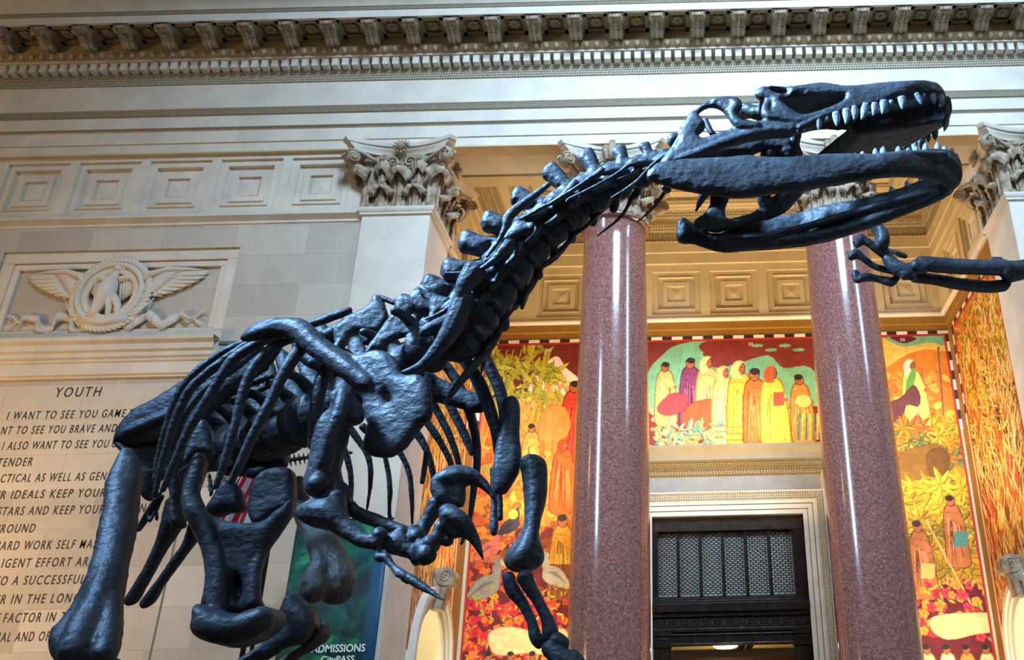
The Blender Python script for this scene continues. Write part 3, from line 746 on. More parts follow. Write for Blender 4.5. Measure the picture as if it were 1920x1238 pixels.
for i, xx in enumerate((1.18, 1.38)):
    t = thing('spotlight', ['small black spotlight nearer the round ceiling light in the passage', 'small black spotlight farther right of the round ceiling light'][i], 'spotlight', (xx, 23.4, zc), 'track spotlights in the passage')
    obj('housing', MB().tube([(xx-.05, 23.35, zc-.16), (xx+.06, 23.45, zc-.04)], [.07, .07], 12).m(), M['bronze'], t, auto=40)
    obj('stem', MB().tube([(xx, 23.4, zc-.1), (xx, 23.4, zc)], [.012, .012], 6).m(), M['bronze'], t)
# ------------------------------------------------------------------ relief with eagle, wreath and ribbon
def relief():
    Y = YW+.15
    cx, cz = -11.93, 8.97
    t = thing('eagle_relief', 'carved stone eagle in a wreath over a ribbon, in the wall panel above YOUTH', 'relief', (cx, Y, 8.0))
    m = M['stone_smooth']
    # wreath of leaves
    w = MB()
    for k in range(54):
        a = 2*pi*k/54
        for r, tw in ((.56, .6), (.69, 0), (.82, -.6)):
            c = (cx+r*.94*cos(a), Y-.13-(.05 if tw == 0 else 0), cz+r*.98*sin(a))
            rot = Matrix.Rotation(-(a+pi/2+tw*1.3), 3, 'Y')
            w.ball(c, .10, 1.15, .5, .5, 7, 5, rot)
    ring = [(cx+.65*cos(2*pi*k/40), Y-.05, cz+.68*sin(2*pi*k/40)) for k in range(41)]
    w.tube(ring, [.13]*41, 8)
    obj('wreath', w.m(), m, t, smooth=True)
    for s in (-1, 1):
        f = MB(); ox = cx+s*.62
        for k in range(13):          # long feathers, the uppermost reaching farthest
            u = k/12; tip = Vector((cx+s*(1.90-.85*u**1.5), Y-.05-.03*(k % 2), 9.50-.54*u**.85)); a = Vector((ox+s*.12, Y-.03, 9.30-.34*u))
            mid = a*.45+tip*.55+Vector((0, -.05, .04*(1-u)))
            f.tube([a, mid, tip-(tip-a)*.08, tip], [.03, .045, .042, .012], 7, flat=.7)
        for k in range(11):          # shorter feathers over them
            u = k/10; tip = Vector((cx+s*(1.34-.42*u), Y-.11, 9.48-.46*u)); a = Vector((ox+s*.05, Y-.08, 9.34-.34*u))
            f.tube([a, (a+tip)/2+Vector((0, -.03, .02)), tip], [.035, .04, .012], 7, flat=.6)
        f.tube([(ox-s*.02, Y-.10, 9.20), (ox+s*.12, Y-.14, 9.42), (ox+s*.45, Y-.13, 9.53), (ox+s*.85, Y-.09, 9.55), (ox+s*1.2, Y-.06, 9.53)], [.07, .075, .06, .04, .012], 8)
        obj('wing', f.m(), m, t, smooth=True)
    b = MB()
    b.tube([(cx+.03, Y-.13, 9.55), (cx-.0, Y-.15, 9.42), (cx-.03, Y-.16, 9.28), (cx-.06, Y-.17, 9.08), (cx-.12, Y-.16, 8.86), (cx-.22, Y-.13, 8.62), (cx-.30, Y-.1, 8.42)], [.055, .07, .13, .19, .16, .10, .12], 14)
    b.ball((cx+.03, Y-.15, 9.56), .085, 1.15, 1, 1); b.tube([(cx+.10, Y-.16, 9.58), (cx+.18, Y-.17, 9.56), (cx+.20, Y-.16, 9.49)], [.04, .028, .008], 7)
    for s in (-1, 1):
        b.tube([(cx+s*.08, Y-.13, 9.30), (cx+s*.30, Y-.13, 9.36), (cx+s*.52, Y-.09, 9.28)], [.08, .07, .04], 8)
        for k in range(7): b.tube([(cx+s*(.12+.065*k), Y-.09, 9.30), (cx+s*(.20+.055*k), Y-.08, 8.80+.05*k)], [.04, .03], 6)
    for sx in (.06, .24): b.tube([(cx-.04+sx*.4, Y-.15, 8.92), (cx+sx, Y-.17, 8.68), (cx+sx+.02, Y-.17, 8.46), (cx+sx+.08, Y-.18, 8.38)], [.10, .07, .045, .05], 8)
    obj('eagle', b.m(), m, t, smooth=True)
    l = MB()
    for s in (-1, 1):
        for k in range(5):
            a = Vector((cx+s*.15, Y-.14, 8.36)); l.tube([a, a+Vector((s*(.12+.1*k), -.03, .05+.1*k-.02*k*k)), a+Vector((s*(.3+.12*k), .02, .02+.12*k))], [.03, .035, .01], 6)
    l.tube([(cx-.5, Y-.13, 8.34), (cx+.5, Y-.13, 8.38)], [.10, .10], 8)
    obj('branches', l.m(), m, t, smooth=True)
    r = MB()
    for s in (-1, 1):
        n = 60; top = []; V = []; F = []
        for i in range(n+1):
            u = i/n; x = cx+s*(.30+1.42*u)+.05*sin(u*2*pi*4.1); z = 8.36+.17*sin(u*2*pi*2.05+pi*.9)*(1-.25*u); wv = .105*(1-.6*max(0, u-.75)/.25)*(1+.15*cos(u*2*pi*4.1))
            V += [(x, Y-.07-.05*cos(u*26), z-wv), (x, Y-.10-.05*cos(u*26), z), (x, Y-.07-.05*cos(u*26), z+wv)]
            if i: a = (i-1)*3; F += [(a, a+3, a+4, a+1), (a+1, a+4, a+5, a+2)]
        r.add(V, F)
        for i in range(2, n, 3):
            a, c = V[i*3], V[i*3+2]; r.tube([(a[0], a[1]-.01, a[2]), (V[i*3+1][0], V[i*3+1][1]-.02, V[i*3+1][2]), (c[0], c[1]-.01, c[2])], [.012]*3, 4)
        e = Vector((cx+s*1.80, Y-.06, 8.42))
        r.tube([e+Vector((-s*.08, 0, -.06)), e+Vector((s*.06, 0, .02)), e+Vector((s*.16, 0, .12)), e+Vector((s*.28, 0, .14))], [.025, .02, .02, .015], 5)
        r.tube([e, e+Vector((s*.10, 0, -.10)), e+Vector((s*.22, 0, -.16))], [.02, .02, .012], 5)
    o = obj('ribbon', r.m(), m, t, auto=50); sm = o.modifiers.new('thick', 'SOLIDIFY'); sm.thickness = .03
relief()

# ------------------------------------------------------------------ lettering
def text_mesh(s, bold=.012, shear=0, font_space=1.0):
    c = bpy.data.curves.new('text', 'FONT'); c.body = s; c.offset = bold; c.extrude = 0; c.resolution_u = 3; c.shear = shear; c.space_character = font_space
    o = bpy.data.objects.new('text', c); COL.objects.link(o)
    dg = bpy.context.evaluated_depsgraph_get(); dg.update()
    me = bpy.data.meshes.new_from_object(o.evaluated_get(dg)); bpy.data.objects.remove(o)
    n = len(me.vertices); a = np.empty(n*3, np.float32); me.vertices.foreach_get('co', a); a = a.reshape(-1, 3)
    f = [tuple(p.vertices) for p in me.polygons]
    return a, f
def wall_text(parent, name, s, pre, suf, x0, x1, zb, h, Y, m, bold=.012, sp=1.12):
    """visible part s spans x0..x1; capitals h high on the base line zb"""
    a, f = text_mesh(s, bold, .08, sp); k = (x1-x0)/(a[:, 0].max()-a[:, 0].min()); kz = h/(a[:, 1].max()-a[:, 1].min()-.0)
    off = a[:, 0].min(); mb = MB()
    mb.add([(x0+(v[0]-off)*k, Y, zb+v[1]*kz) for v in a], f)
    if pre:
        b, g = text_mesh(pre, bold, .08, sp); e = b[:, 0].max(); gap = .2 if pre[-1] != ' ' else .5
        mb.add([(x0-gap*k*.9+(v[0]-e)*k, Y, zb+v[1]*kz) for v in b], g)
    if suf:
        b, g = text_mesh(suf, bold, .08, sp); e = b[:, 0].min(); gap = .2 if suf[0] != ' ' else .5
        mb.add([(x1+gap*k+(v[0]-e)*k, Y, zb+v[1]*kz) for v in b], g)
    o = obj(name, mb.m(), m, parent); s_ = o.modifiers.new('depth', 'SOLIDIFY'); s_.thickness = .004
ins = thing('wall_inscription', 'passage of dark incised capitals headed YOUTH on the tan wall left of the skeleton', 'inscription', (-12.5, YW, 1.9))
LINES = [('YOUTH', '', '', 102, 188, 745, 1.25), ('I WANT TO SEE YOU GAME', '', ' BOYS', 12, 234, 787, 1), ('NT TO SEE YOU BRAVE AND', 'I WA', ' MANLY', 1, 217, 815, 1),
 ('I ALSO WANT TO SEE YOU', 'AND ', ' GENTLE', 3, 202, 844, 1), ('ENDER', 'AND T', '', 5, 59, 875, 1), ('CTICAL AS WELL AS GENER', 'BE PRA', 'OUS IN', 0, 217, 905, 1),
 ('R IDEALS KEEP YOUR', 'YOU', ' EYES ON', 0, 196, 936, 1), ('TARS AND KEEP YOUR', 'THE S', ' FEET ON', 3, 193, 967, 1), ('ROUND', 'THE G', '', 0, 64, 1000, 1),
 ('ARD WORK SELF MAS', 'COURAGE H', 'TERY', 0, 180, 1032, 1), ('IGENT EFFORT ARE', 'AND INTELL', ' ALL', 2, 174, 1065, 1), ('O A SUCCESSFUL', 'ESSENTIAL T', '', 0, 157, 1098, 1),
 ('R IN THE LONG', 'LIFE CHARACTE', ' RUN', 0, 147, 1133, 1), ('FACTOR IN TH', 'THE DECISIVE ', 'E', 5, 134, 1168, 1), ('AL AND OF', 'AN INDIVIDU', ' NATIONS', 0, 91, 1204, 1)]
for s, pre, suf, a, b, y, hs in LINES:
    p = at(a, y, YW); q = at(b, y-(b-a)*.022, YW)
    wall_text(ins, 'text_line', s, pre, suf, p.x, q.x, (p.z+q.z)/2, .165*hs, YW-.006, M['letter'], bold=.003, sp=1.32)

# ------------------------------------------------------------------ green banner
def banner():
    Y = 15.6
    p1 = at(721, 1070, Y); x1 = p1.x; x0 = x1-1.62; z1 = at(690, 975, Y).z; z0 = .2
    t = thing('admissions_banner', 'dark green hanging banner with a bright green nebula and white ADMISSIONS lettering', 'banner', ((x0+x1)/2, Y, ZF))
    m = bpy.data.materials.new('banner_print'); m.use_nodes = True; nt = m.node_tree; N = nt.nodes; L = nt.links; b = N['Principled BSDF']; b.inputs['Roughness'].default_value = .55
    tc = N.new('ShaderNodeTexCoord'); n = N.new('ShaderNodeTexNoise'); n.inputs['Scale'].default_value = 1.6; n.inputs['Detail'].default_value = 9; n.inputs['Distortion'].default_value = 1.2; L.new(tc.outputs['Object'], n.inputs[0])
    r = N.new('ShaderNodeValToRGB'); e = r.color_ramp.elements; e[0].position = .40; e[0].color = lin((10, 44, 50))+(1,); e[1].position = .78; e[1].color = lin((60, 190, 110))+(1,)
    x = r.color_ramp.elements.new(.55); x.color = lin((14, 88, 72))+(1,); L.new(n.outputs[0], r.inputs[0])
    sp = N.new('ShaderNodeSeparateXYZ'); L.new(tc.outputs['Object'], sp.inputs[0]); r2 = N.new('ShaderNodeMapRange'); r2.inputs[1].default_value = .52; r2.inputs[2].default_value = .66; L.new(sp.outputs[0], r2.inputs[0])
    mx = N.new('ShaderNodeMix'); mx.data_type = 'RGBA'; L.new(r2.outputs[0], mx.inputs[0]); L.new(r.outputs[0], mx.inputs[6]); mx.inputs[7].default_value = lin((22, 78, 112))+(1,)
    L.new(mx.outputs[2], b.inputs['Base Color'])
    V = []; F = []; n_ = 24
    for i in range(n_+1):
        u = i/n_
        for z in (z0, z1): V.append((x0+(x1-x0)*u, Y-.02*sin(u*7), z))
        if i: a = (i-1)*2; F.append((a, a+2, a+3, a+1))
    o = obj('fabric', (V, F), m, t, smooth=True); s_ = o.modifiers.new('thick', 'SOLIDIFY'); s_.thickness = .006
    obj('pole', MB().tube([(x0-.05, Y+.03, z1+.02), (x1+.05, Y+.03, z1+.02)], [.02, .02], 10).m(), M['bronze'], t)
    st = MB()
    for x in (x0+.03, x1-.03): st.tube([(x, Y+.05, ZF+.03), (x, Y+.05, z1+.02)], [.02, .02], 8); st.box(x-.25, x+.25, Y-.25, Y+.35, ZF, ZF+.03)
    obj('stand', st.m(), M['bronze'], t)
    wm = mat('white_print', (.85, .88, .88), .6)
    for s, a, b_, y, h in (('ADMISSIONS', 583, 684, 1224, 14), ('CityPASS', 601, 664, 1243, 12)):
        p = at(a, y, Y-.03); q = at(b_, y, Y-.03); hh = h*mpp(p); mb = MB()
        A, f = text_mesh(s, .02, 0, 1.0); k = (q.x-p.x)/(A[:, 0].max()-A[:, 0].min()); o0 = A[:, 0].min(); cap = .73
        mb.add([(p.x+(v[0]-o0)*k, Y-.035, p.z+v[1]*hh/cap) for v in A], f); obj('lettering', mb.m(), wm, t)
banner()

# ------------------------------------------------------------------ flag on its pole
def flag():
    Y = 9.0
    b = at(455, 1225, Y); x = b.x; top = at(500, 775, Y).z
    t = thing('flag', 'red and white striped flag hanging from a dark pole, seen between the hip bones', 'flag', (x, Y, ZF))
    obj('pole', MB().tube([(x, Y, ZF+.04), (x, Y, top+.15)], [.028, .022], 12).m(), M['bronze'], t, smooth=True)
    obj('finial', MB().ball((x, Y, top+.19), .05).m(), M['gold'], t, smooth=True)
    obj('base', MB().lathe([(0, 0), (.22, 0), (.22, .03), (.06, .07), (0, .08)], x, Y, 24, ZF).m(), M['bronze'], t, smooth=True)
    # cloth: stripes run down the hanging cloth, gathered in folds
    n, m_ = 26, 39; V = []; F = []; mi = []
    for i in range(n+1):
        u = i/n
        for j in range(m_+1):
            v = j/m_   # across the stripes
            X = x+.02-u*.16-v*.46*(.45+.55*u); Z = top-.02-u*1.25-.16*v*(1-u)*1.0; YY = Y+.09*sin(v*14+u*2)*(.35+u*.6)
            V.append((X, YY, Z))
    for i in range(n):
        for j in range(m_):
            a = i*(m_+1)+j; F.append((a, a+1, a+m_+2, a+m_+1)); mi.append((j//3) % 2)
    me = bpy.data.meshes.new('cloth'); me.from_pydata(V, [], F); me.update()
    o = obj('cloth', me, None, t, smooth=True); me.materials.append(mat('red_cloth', lin((200, 20, 44)), .7)); me.materials.append(mat('white_cloth', lin((232, 232, 236)), .7)); me.polygons.foreach_set('material_index', mi)
flag()
# ------------------------------------------------------------------ wall paintings: generic decorative scenes painted as coloured mesh
class Paint:
    def __init__(s, w, h, res, bgc):
        s.W = int(w/res); s.H = int(h/res); s.res = res; s.w = w; s.h = h
        s.a = np.zeros((s.H+1, s.W+1, 3)); s.a[:] = bgc
        s.yy, s.xx = np.mgrid[0:s.H+1, 0:s.W+1]
    def poly(s, P, c, line=None, al=1.0):
        P = np.array(P)/s.res; x0, y0 = np.floor(P.min(0)).astype(int); x1, y1 = np.ceil(P.max(0)).astype(int)
        x0 = max(x0, 0); y0 = max(y0, 0); x1 = min(x1, s.W); y1 = min(y1, s.H)
        if x1 < x0 or y1 < y0: return
        X = s.xx[y0:y1+1, x0:x1+1]; Y = s.yy[y0:y1+1, x0:x1+1]; ins = np.zeros(X.shape, bool); n = len(P)
        for i in range(n):
            xa, ya = P[i]; xb, yb = P[(i+1) % n]
            if ya == yb: continue
            k = ((ya > Y) != (yb > Y)) & (X < (xb-xa)*(Y-ya)/(yb-ya)+xa); ins ^= k
        A = s.a[y0:y1+1, x0:x1+1]; A[ins] = A[ins]*(1-al)+np.array(c)*al
        if line is not None:
            Q = np.vstack([P, P[:1]])*s.res
            for a, b in zip(Q, Q[1:]): s.stroke(a, b, .012, line)
    def stroke(s, a, b, w, c, w2=None):
        a = np.array(a, float); b = np.array(b, float); w2 = w if w2 is None else w2; d = b-a; L = np.hypot(*d)
        if L < 1e-6: return
        nrm = np.array([-d[1], d[0]])/L
        s.poly([a+nrm*w/2, a-nrm*w/2, b-nrm*w2/2, b+nrm*w2/2], c)
    def ell(s, c, rx, ry, col, rot=0, n=14, line=None):
        t = np.linspace(0, 2*pi, n, endpoint=False); x = rx*np.cos(t); y = ry*np.sin(t)
        s.poly(np.stack([c[0]+x*cos(rot)-y*sin(rot), c[1]+x*sin(rot)+y*cos(rot)], 1), col, line)
    def leaf(s, p, L, w, rot, col):
        t = np.linspace(0, 1, 7); x = t*L; y = w/2*np.sin(pi*t)
        X = np.r_[x, x[::-1]]; Y = np.r_[y, -y[::-1]]
        s.poly(np.stack([p[0]+X*cos(rot)-Y*sin(rot), p[1]+X*sin(rot)+Y*cos(rot)], 1), col)
    def smooth(s, P): return catmull(P, 4, True)
def C(*c): return np.array(lin(c))
def vary(c, k=.12): return np.clip(np.array(c)*(1+rng.uniform(-k, k, 3)), 0, 1)
def cluster(p, x0, x1, y0, y1, n, kind, cols, size):
    for _ in range(n):
        q = (rng.uniform(x0, x1), rng.uniform(y0, y1)); c = vary(cols[rng.randint(len(cols))])
        sz = size*rng.uniform(.6, 1.3)
        if kind == 'leaf': a = rng.uniform(-pi, pi); p.leaf((q[0]-.012, q[1]-.012), sz, sz*.32, a, c*.35); p.leaf(q, sz, sz*.26, a, c)
        elif kind == 'grass': p.leaf(q, sz*1.6, sz*.12, rng.uniform(.9, 2.3), c)
        elif kind == 'flower':
            for k in range(5): p.ell((q[0]+sz*.5*cos(k*1.257), q[1]+sz*.5*sin(k*1.257)), sz*.38, sz*.38, vary(c, .08), n=8)
            p.ell(q, sz*.2, sz*.2, c*.45, n=7)
        elif kind == 'palm':
            for k in range(7): a = rng.uniform(-.3, .3)+k*2*pi/7; p.leaf((q[0]+.015, q[1]-.02), sz, sz*.26, a, c*.35); p.leaf(q, sz, sz*.2, a, vary(c)); p.stroke(q, (q[0]+.8*sz*cos(a), q[1]+.8*sz*sin(a)), .014, c*.5)
        elif kind == 'blob': a = rng.uniform(0, pi); p.ell((q[0]+.015, q[1]-.015), sz*.5, sz*.3, c*.5, a, 9); p.ell(q, sz*.48, sz*.28, c, a, 9); p.stroke((q[0]-sz*.2*cos(a), q[1]-sz*.2*sin(a)), (q[0]+sz*.2*cos(a), q[1]+sz*.2*sin(a)), .014, np.clip(c*1.5, 0, 1))
def robed(p, x, y, h, robe, skin, trim=None, face=1, hood=None):
    """a plain robed figure: feet at y, height h"""
    w = h*.30; dk = np.array(robe)*.38; lt = np.clip(np.array(robe)*1.6+.03, 0, 1)
    p.poly(p.smooth([(x-w*.47, y-.02), (x-w*.56, y+h*.3), (x-w*.49, y+h*.62), (x-w*.34, y+h*.82), (x, y+h*.88), (x+w*.37, y+h*.81), (x+w*.51, y+h*.58), (x+w*.57, y+h*.3), (x+w*.51, y-.02)]), dk)
    p.poly(p.smooth([(x-w*.42, y), (x-w*.5, y+h*.3), (x-w*.44, y+h*.62), (x-w*.30, y+h*.80), (x, y+h*.86), (x+w*.32, y+h*.79), (x+w*.46, y+h*.58), (x+w*.52, y+h*.3), (x+w*.46, y)]), robe)
    for k in range(18):
        u = rng.uniform(-.42, .42); p.stroke((x+w*u*.6, y+h*rng.uniform(.5, .75)), (x+w*u, y+h*rng.uniform(0, .3)), .035, dk if k % 3 == 0 else lt, .012)
    p.ell((x, y+h*.91), h*.066, h*.086, np.array([.05, .02, .012]), n=14); p.ell((x, y+h*.91), h*.055, h*.075, skin, n=14); p.ell((x+face*h*.022, y+h*.925), h*.009, h*.007, np.array([.03, .015, .01])); p.stroke((x+face*h*.015, y+h*.875), (x+face*h*.04, y+h*.877), .014, np.array([.2, .04, .02])); p.stroke((x+face*h*.05, y+h*.91), (x+face*h*.065, y+h*.895), .02, skin)
    if hood is not None: p.poly(p.smooth([(x-h*.08, y+h*.80), (x-h*.085, y+h*.93), (x-h*.02, y+h*1.0), (x+h*.05, y+h*.985), (x+h*.01, y+h*.95), (x-h*.01, y+h*.88), (x+h*.03, y+h*.80)]), hood)
    else: p.ell((x-face*h*.012, y+h*.95), h*.06, h*.045, np.array([.03, .02, .015]))
    p.poly(p.smooth([(x-w*.3, y+h*.74), (x, y+h*.62), (x+w*.35, y+h*.56), (x+w*.5, y+h*.60), (x+w*.3, y+h*.72)]), np.clip(np.array(robe)*1.15, 0, 1), dk)
    p.ell((x+w*.5, y+h*.58), h*.03, h*.025, skin)
    if trim is not None:
        for k in range(3): p.stroke((x-w*.46, y+h*(.10+.07*k)), (x+w*.46, y+h*(.10+.07*k)), .035, trim)
def bird(p, x, y, s, body, beak, face=1):
    p.stroke((x-.05*s, y-.1*s), (x-.05*s, y-.75*s), .03*s, C(190, 120, 70)); p.stroke((x+.1*s, y-.1*s), (x+.12*s, y-.75*s), .03*s, C(190, 120, 70))
    p.poly(p.smooth([(x-face*.55*s, y-.38*s), (x-face*.30*s, y+.15*s), (x+face*.1*s, y+.3*s), (x+face*.3*s, y+.1*s), (x+face*.15*s, y-.2*s)]), body, np.array(body)*.4)
    for k in range(7): p.stroke((x-face*(.45-.07*k)*s, y-.25*s+.05*k*s), (x+face*(-.1+.04*k)*s, y+.12*s), .012*s+.008, np.array(body)*.55)
    p.poly(p.smooth([(x+face*.08*s, y+.2*s), (x+face*.14*s, y+.55*s), (x+face*.26*s, y+.62*s), (x+face*.30*s, y+.5*s), (x+face*.27*s, y+.15*s)]), body)
    p.ell((x+face*.22*s, y+.62*s), .12*s, .10*s, body); p.poly([(x+face*.27*s, y+.68*s), (x+face*.55*s, y+.40*s), (x+face*.28*s, y+.55*s)], beak)
def texture(p, amt=.22):
    n = rng.uniform(-1, 1, p.a.shape[:2]); n = (n+np.roll(n, 1, 0)+np.roll(n, 1, 1))/2
    lo = np.kron(rng.uniform(-1, 1, (p.H//10+2, p.W//10+2)), np.ones((10, 10)))[:p.H+1, :p.W+1]
    p.a *= (1+amt*n*.6+amt*lo*.5)[..., None]; p.a = np.clip(p.a, 0, 1)
def emit_mesh(p, name, parent, P0, ux, uz, skip=None):
    """P0 origin, ux unit vector along the width; a grid with the paint as colours"""
    W, H = p.W+1, p.H+1
    X = (p.xx*p.res).ravel(); Z = (p.yy*p.res).ravel()
    co = np.array(P0)[None]+np.outer(X, ux)+np.outer(Z, uz)
    idx = (np.arange(p.H)[:, None]*W+np.arange(p.W)[None]).ravel()
    if skip is not None:
        cx_ = X[idx]; cz_ = Z[idx]; idx = idx[~skip(cx_, cz_)]
    F = np.stack([idx, idx+1, idx+W+1, idx+W], 1)
    used = np.zeros(W*H, bool); used[F.ravel()] = True; re = np.cumsum(used)-1; co = co[used]; F = re[F]; colr = p.a.reshape(-1, 3)[used]
    me = bpy.data.meshes.new(name); me.vertices.add(len(co)); me.vertices.foreach_set('co', co.astype(np.float32).ravel())
    me.loops.add(F.size); me.loops.foreach_set('vertex_index', F.ravel().astype(np.int32)); me.polygons.add(len(F))
    me.polygons.foreach_set('loop_start', np.arange(0, F.size, 4, dtype=np.int32)); me.update(calc_edges=True)
    at_ = me.color_attributes.new('paint', 'FLOAT_COLOR', 'POINT'); at_.data.foreach_set('color', np.hstack([colr, np.ones((len(colr), 1))]).astype(np.float32).ravel())
    return obj(name, me, MPAINT, parent, smooth=True)
MPAINT = bpy.data.materials.new('oil_paint'); MPAINT.use_nodes = True
_nt = MPAINT.node_tree; _a = _nt.nodes.new('ShaderNodeVertexColor'); _a.layer_name = 'paint'; _nt.links.new(_a.outputs[0], _nt.nodes['Principled BSDF'].inputs['Base Color']); _nt.nodes['Principled BSDF'].inputs['Roughness'].default_value = .55; _nt.nodes['Principled BSDF'].inputs['Specular IOR Level'].default_value = .25
MAR, OR, YE, RD, TE, BR, GR, SK = C(118, 44, 36), C(226, 122, 34), C(236, 182, 62), C(206, 62, 36), C(122, 178, 134), C(120, 74, 36), C(150, 146, 50), C(176, 98, 52)
def checks(parent, n0, a0, a1, fixed, run_axis, face, zrow=None):
    pass

def back_mural():
    x0, z0, w, h = -5.34, .2, 12.28, 9.93
    t = thing('painted_mural', 'wide orange and maroon mural on the alcove back wall, around and above the doorway', 'mural', (CX, YB-.01, z0), 'alcove murals')
    p = Paint(w, h, .0155, MAR)
    def q(px, py): v = at(px, py, YB-.02); return (v.x-x0, v.z-z0)
    # ---- left field
    lx = 3.9
    p.poly([(0, 0), (lx, 0), (lx, 4.5), (0, 4.5)], C(112, 34, 36))
    p.poly(p.smooth([(-.3, 4.3), (.9, 4.9), (1.9, 5.2), (3.2, 4.8), (5, 5.2), (5, 8.2), (3.6, 8.8), (2.6, 8.9), (1.4, 8.4), (-.3, 8.0)]), C(216, 130, 48))
    cluster(p, 0, 3.9, 5.0, 8.2, 240, 'blob', [C(222, 120, 30), C(232, 160, 60), C(196, 96, 30), C(170, 140, 50), C(226, 110, 40)], .35)
    p.poly(p.smooth([q(990, 730), q(1010, 700), q(1025, 680), q(1045, 668), q(1062, 690), q(1095, 720), q(1110, 760), q(1060, 770), q(1000, 765)]), C(250, 226, 200))
    for _ in range(60):
        a = q(rng.uniform(1000, 1075), rng.uniform(680, 750)); p.leaf(a, .4, .06, rng.uniform(-1.9, -1.1), vary(C(236, 150, 70), .2))
    cluster(p, 0, 1.9, 8.2, 9.7, 150, 'leaf', [C(186, 170, 40), C(160, 150, 36), C(206, 190, 70)], .42)
    for k in range(8): a = rng.uniform(0, 1.6); p.stroke((a, 7.2), (a+rng.uniform(.1, .7), 9.8), .03, C(190, 174, 50))
    cluster(p, .6, 2.6, 6.8, 8.3, 200, 'grass', [C(170, 150, 50), C(214, 160, 60), C(196, 120, 40)], .3)
    robed(p, *q(1072, 860), 2.15, RD, SK, face=-1); 
    p.poly(p.smooth([q(1010, 790), q(1030, 760), q(1060, 765), q(1070, 800), q(1050, 830), q(1015, 830)]), C(228, 140, 60), C(150, 70, 30))
    for dx in (0, 18, 40): p.stroke(q(1018+dx, 825), q(1018+dx, 875), .07, C(206, 110, 50))
    cluster(p, 0, 3.9, 3.4, 5.6, 120, 'blob', [C(196, 96, 30), C(222, 130, 40), C(150, 80, 34)], .4)
    robed(p, *q(992, 900), 1.5, C(206, 150, 60), SK, face=1); robed(p, *q(1052, 960), 1.9, C(222, 96, 36), SK, hood=C(214, 70, 30)); robed(p, *q(1050, 1120), 2.0, C(232, 150, 40), SK, trim=C(180, 90, 30))
    p.poly([(0, 0), (lx, 0), (lx, 4.0), (0, 4.2)], C(108, 34, 36), al=.8)
    cluster(p, 0, 1.6, 3.2, 6.4, 170, 'flower', [C(226, 110, 30), C(232, 140, 40), C(214, 80, 34)], .10)
    bird(p, *q(915, 1100), .95, C(150, 136, 112), C(206, 180, 110)); bird(p, *q(920, 1030), .7, C(222, 110, 80), C(220, 170, 80)); bird(p, *q(960, 985), .6, C(70, 60, 60), C(236, 200, 60)); p.ell(q(962, 965), .12, .12, C(236, 206, 70))
    bird(p, *q(1035, 1080), .8, C(196, 176, 136), C(214, 120, 60), -1)
    cluster(p, -.1, 3.9, 1.6, 3.3, 330, 'flower', [C(214, 48, 40), C(226, 72, 50), C(232, 120, 40), C(206, 40, 50)], .105)
    cluster(p, -.1, 3.9, 1.6, 3.6, 170, 'leaf', [C(196, 176, 50), C(214, 150, 50)], .16)
    p.poly(p.smooth([q(915, 1190), q(950, 1175), q(1010, 1185), q(1060, 1180), q(1060, 1230), q(990, 1225), q(930, 1228)]), C(226, 190, 126), C(170, 110, 60))
    for k in range(5): robed(p, *q(910+k*42, 1330), 1.25, [C(236, 200, 120), C(214, 110, 50), C(232, 160, 70)][k % 3], SK)
    # ---- centre field above the doorway
    p.poly([(3.9, 6.7), (8.9, 6.7), (8.9, 9.93), (3.9, 9.93)], C(128, 48, 38))
    p.poly(p.smooth([q(1215, 700), q(1240, 668), q(1262, 650), q(1300, 640), q(1325, 640), q(1318, 665), q(1345, 690), q(1420, 670), q(1445, 668), q(1470, 690), q(1520, 690), q(1540, 760), q(1215, 770)]), TE)
    p.poly(p.smooth([q(1325, 640), q(1400, 640), q(1412, 668), q(1385, 680), q(1345, 672), q(1312, 655)]), C(132, 46, 38))
    for k in range(4): p.ell(q(1420+k*26, 648+8*(k % 2)), .16, .05, TE)
    cluster(p, 4.4, 8.3, 6.95, 8.3, 190, 'blob', [C(232, 196, 112), C(226, 170, 60), C(196, 150, 70), C(160, 130, 80)], .24)
    robed(p, *q(1248, 795), 1.75, C(206, 176, 96), SK, face=-1)
    robed(p, *q(1297, 800), 1.95, C(136, 56, 96), SK, face=-1); robed(p, *q(1330, 812), 2.15, C(232, 178, 96), SK, hood=C(240, 210, 130))
    p.poly(p.smooth([q(1232, 765), q(1258, 738), q(1290, 742), q(1284, 768), q(1250, 780)]), C(206, 64, 66), C(110, 30, 30))
    p.poly(p.smooth([q(1278, 785), q(1300, 755), q(1350, 748), q(1372, 775), q(1340, 800), q(1300, 812)]), C(226, 84, 36), C(150, 50, 20))
    robed(p, *q(1362, 835), 2.2, C(238, 206, 110), SK, trim=C(206, 90, 50), hood=C(236, 190, 110)); robed(p, *q(1394, 842), 2.45, C(238, 178, 46), SK, trim=C(214, 110, 40), hood=C(238, 206, 120))
    robed(p, *q(1422, 842), 2.25, C(226, 110, 30), SK, face=-1); robed(p, *q(1456, 842), 2.3, C(240, 196, 60), SK, face=-1, hood=C(220, 90, 40))
    p.poly([q(1450, 735), q(1470, 735), q(1470, 760), q(1450, 762)], C(196, 84, 60))
    robed(p, *q(1508, 830), 1.9, C(214, 140, 60), SK); p.ell(q(1506, 752), .22, .19, C(240, 200, 110), line=C(170, 70, 30)); 
    for k in range(6): p.stroke(q(1498+k*7, 775), q(1498+k*7, 825), .05, [C(80, 130, 110), C(236, 190, 90)][k % 2])
    cluster(p, 4.5, 6.3, 6.95, 7.6, 90, 'leaf', [C(226, 196, 130), C(206, 160, 96), C(110, 150, 120)], .25)
    p.poly([q(1210, 848), q(1540, 842), q(1540, 836), q(1210, 842)], C(176, 96, 50))
    # ---- right field
    rx = 8.9
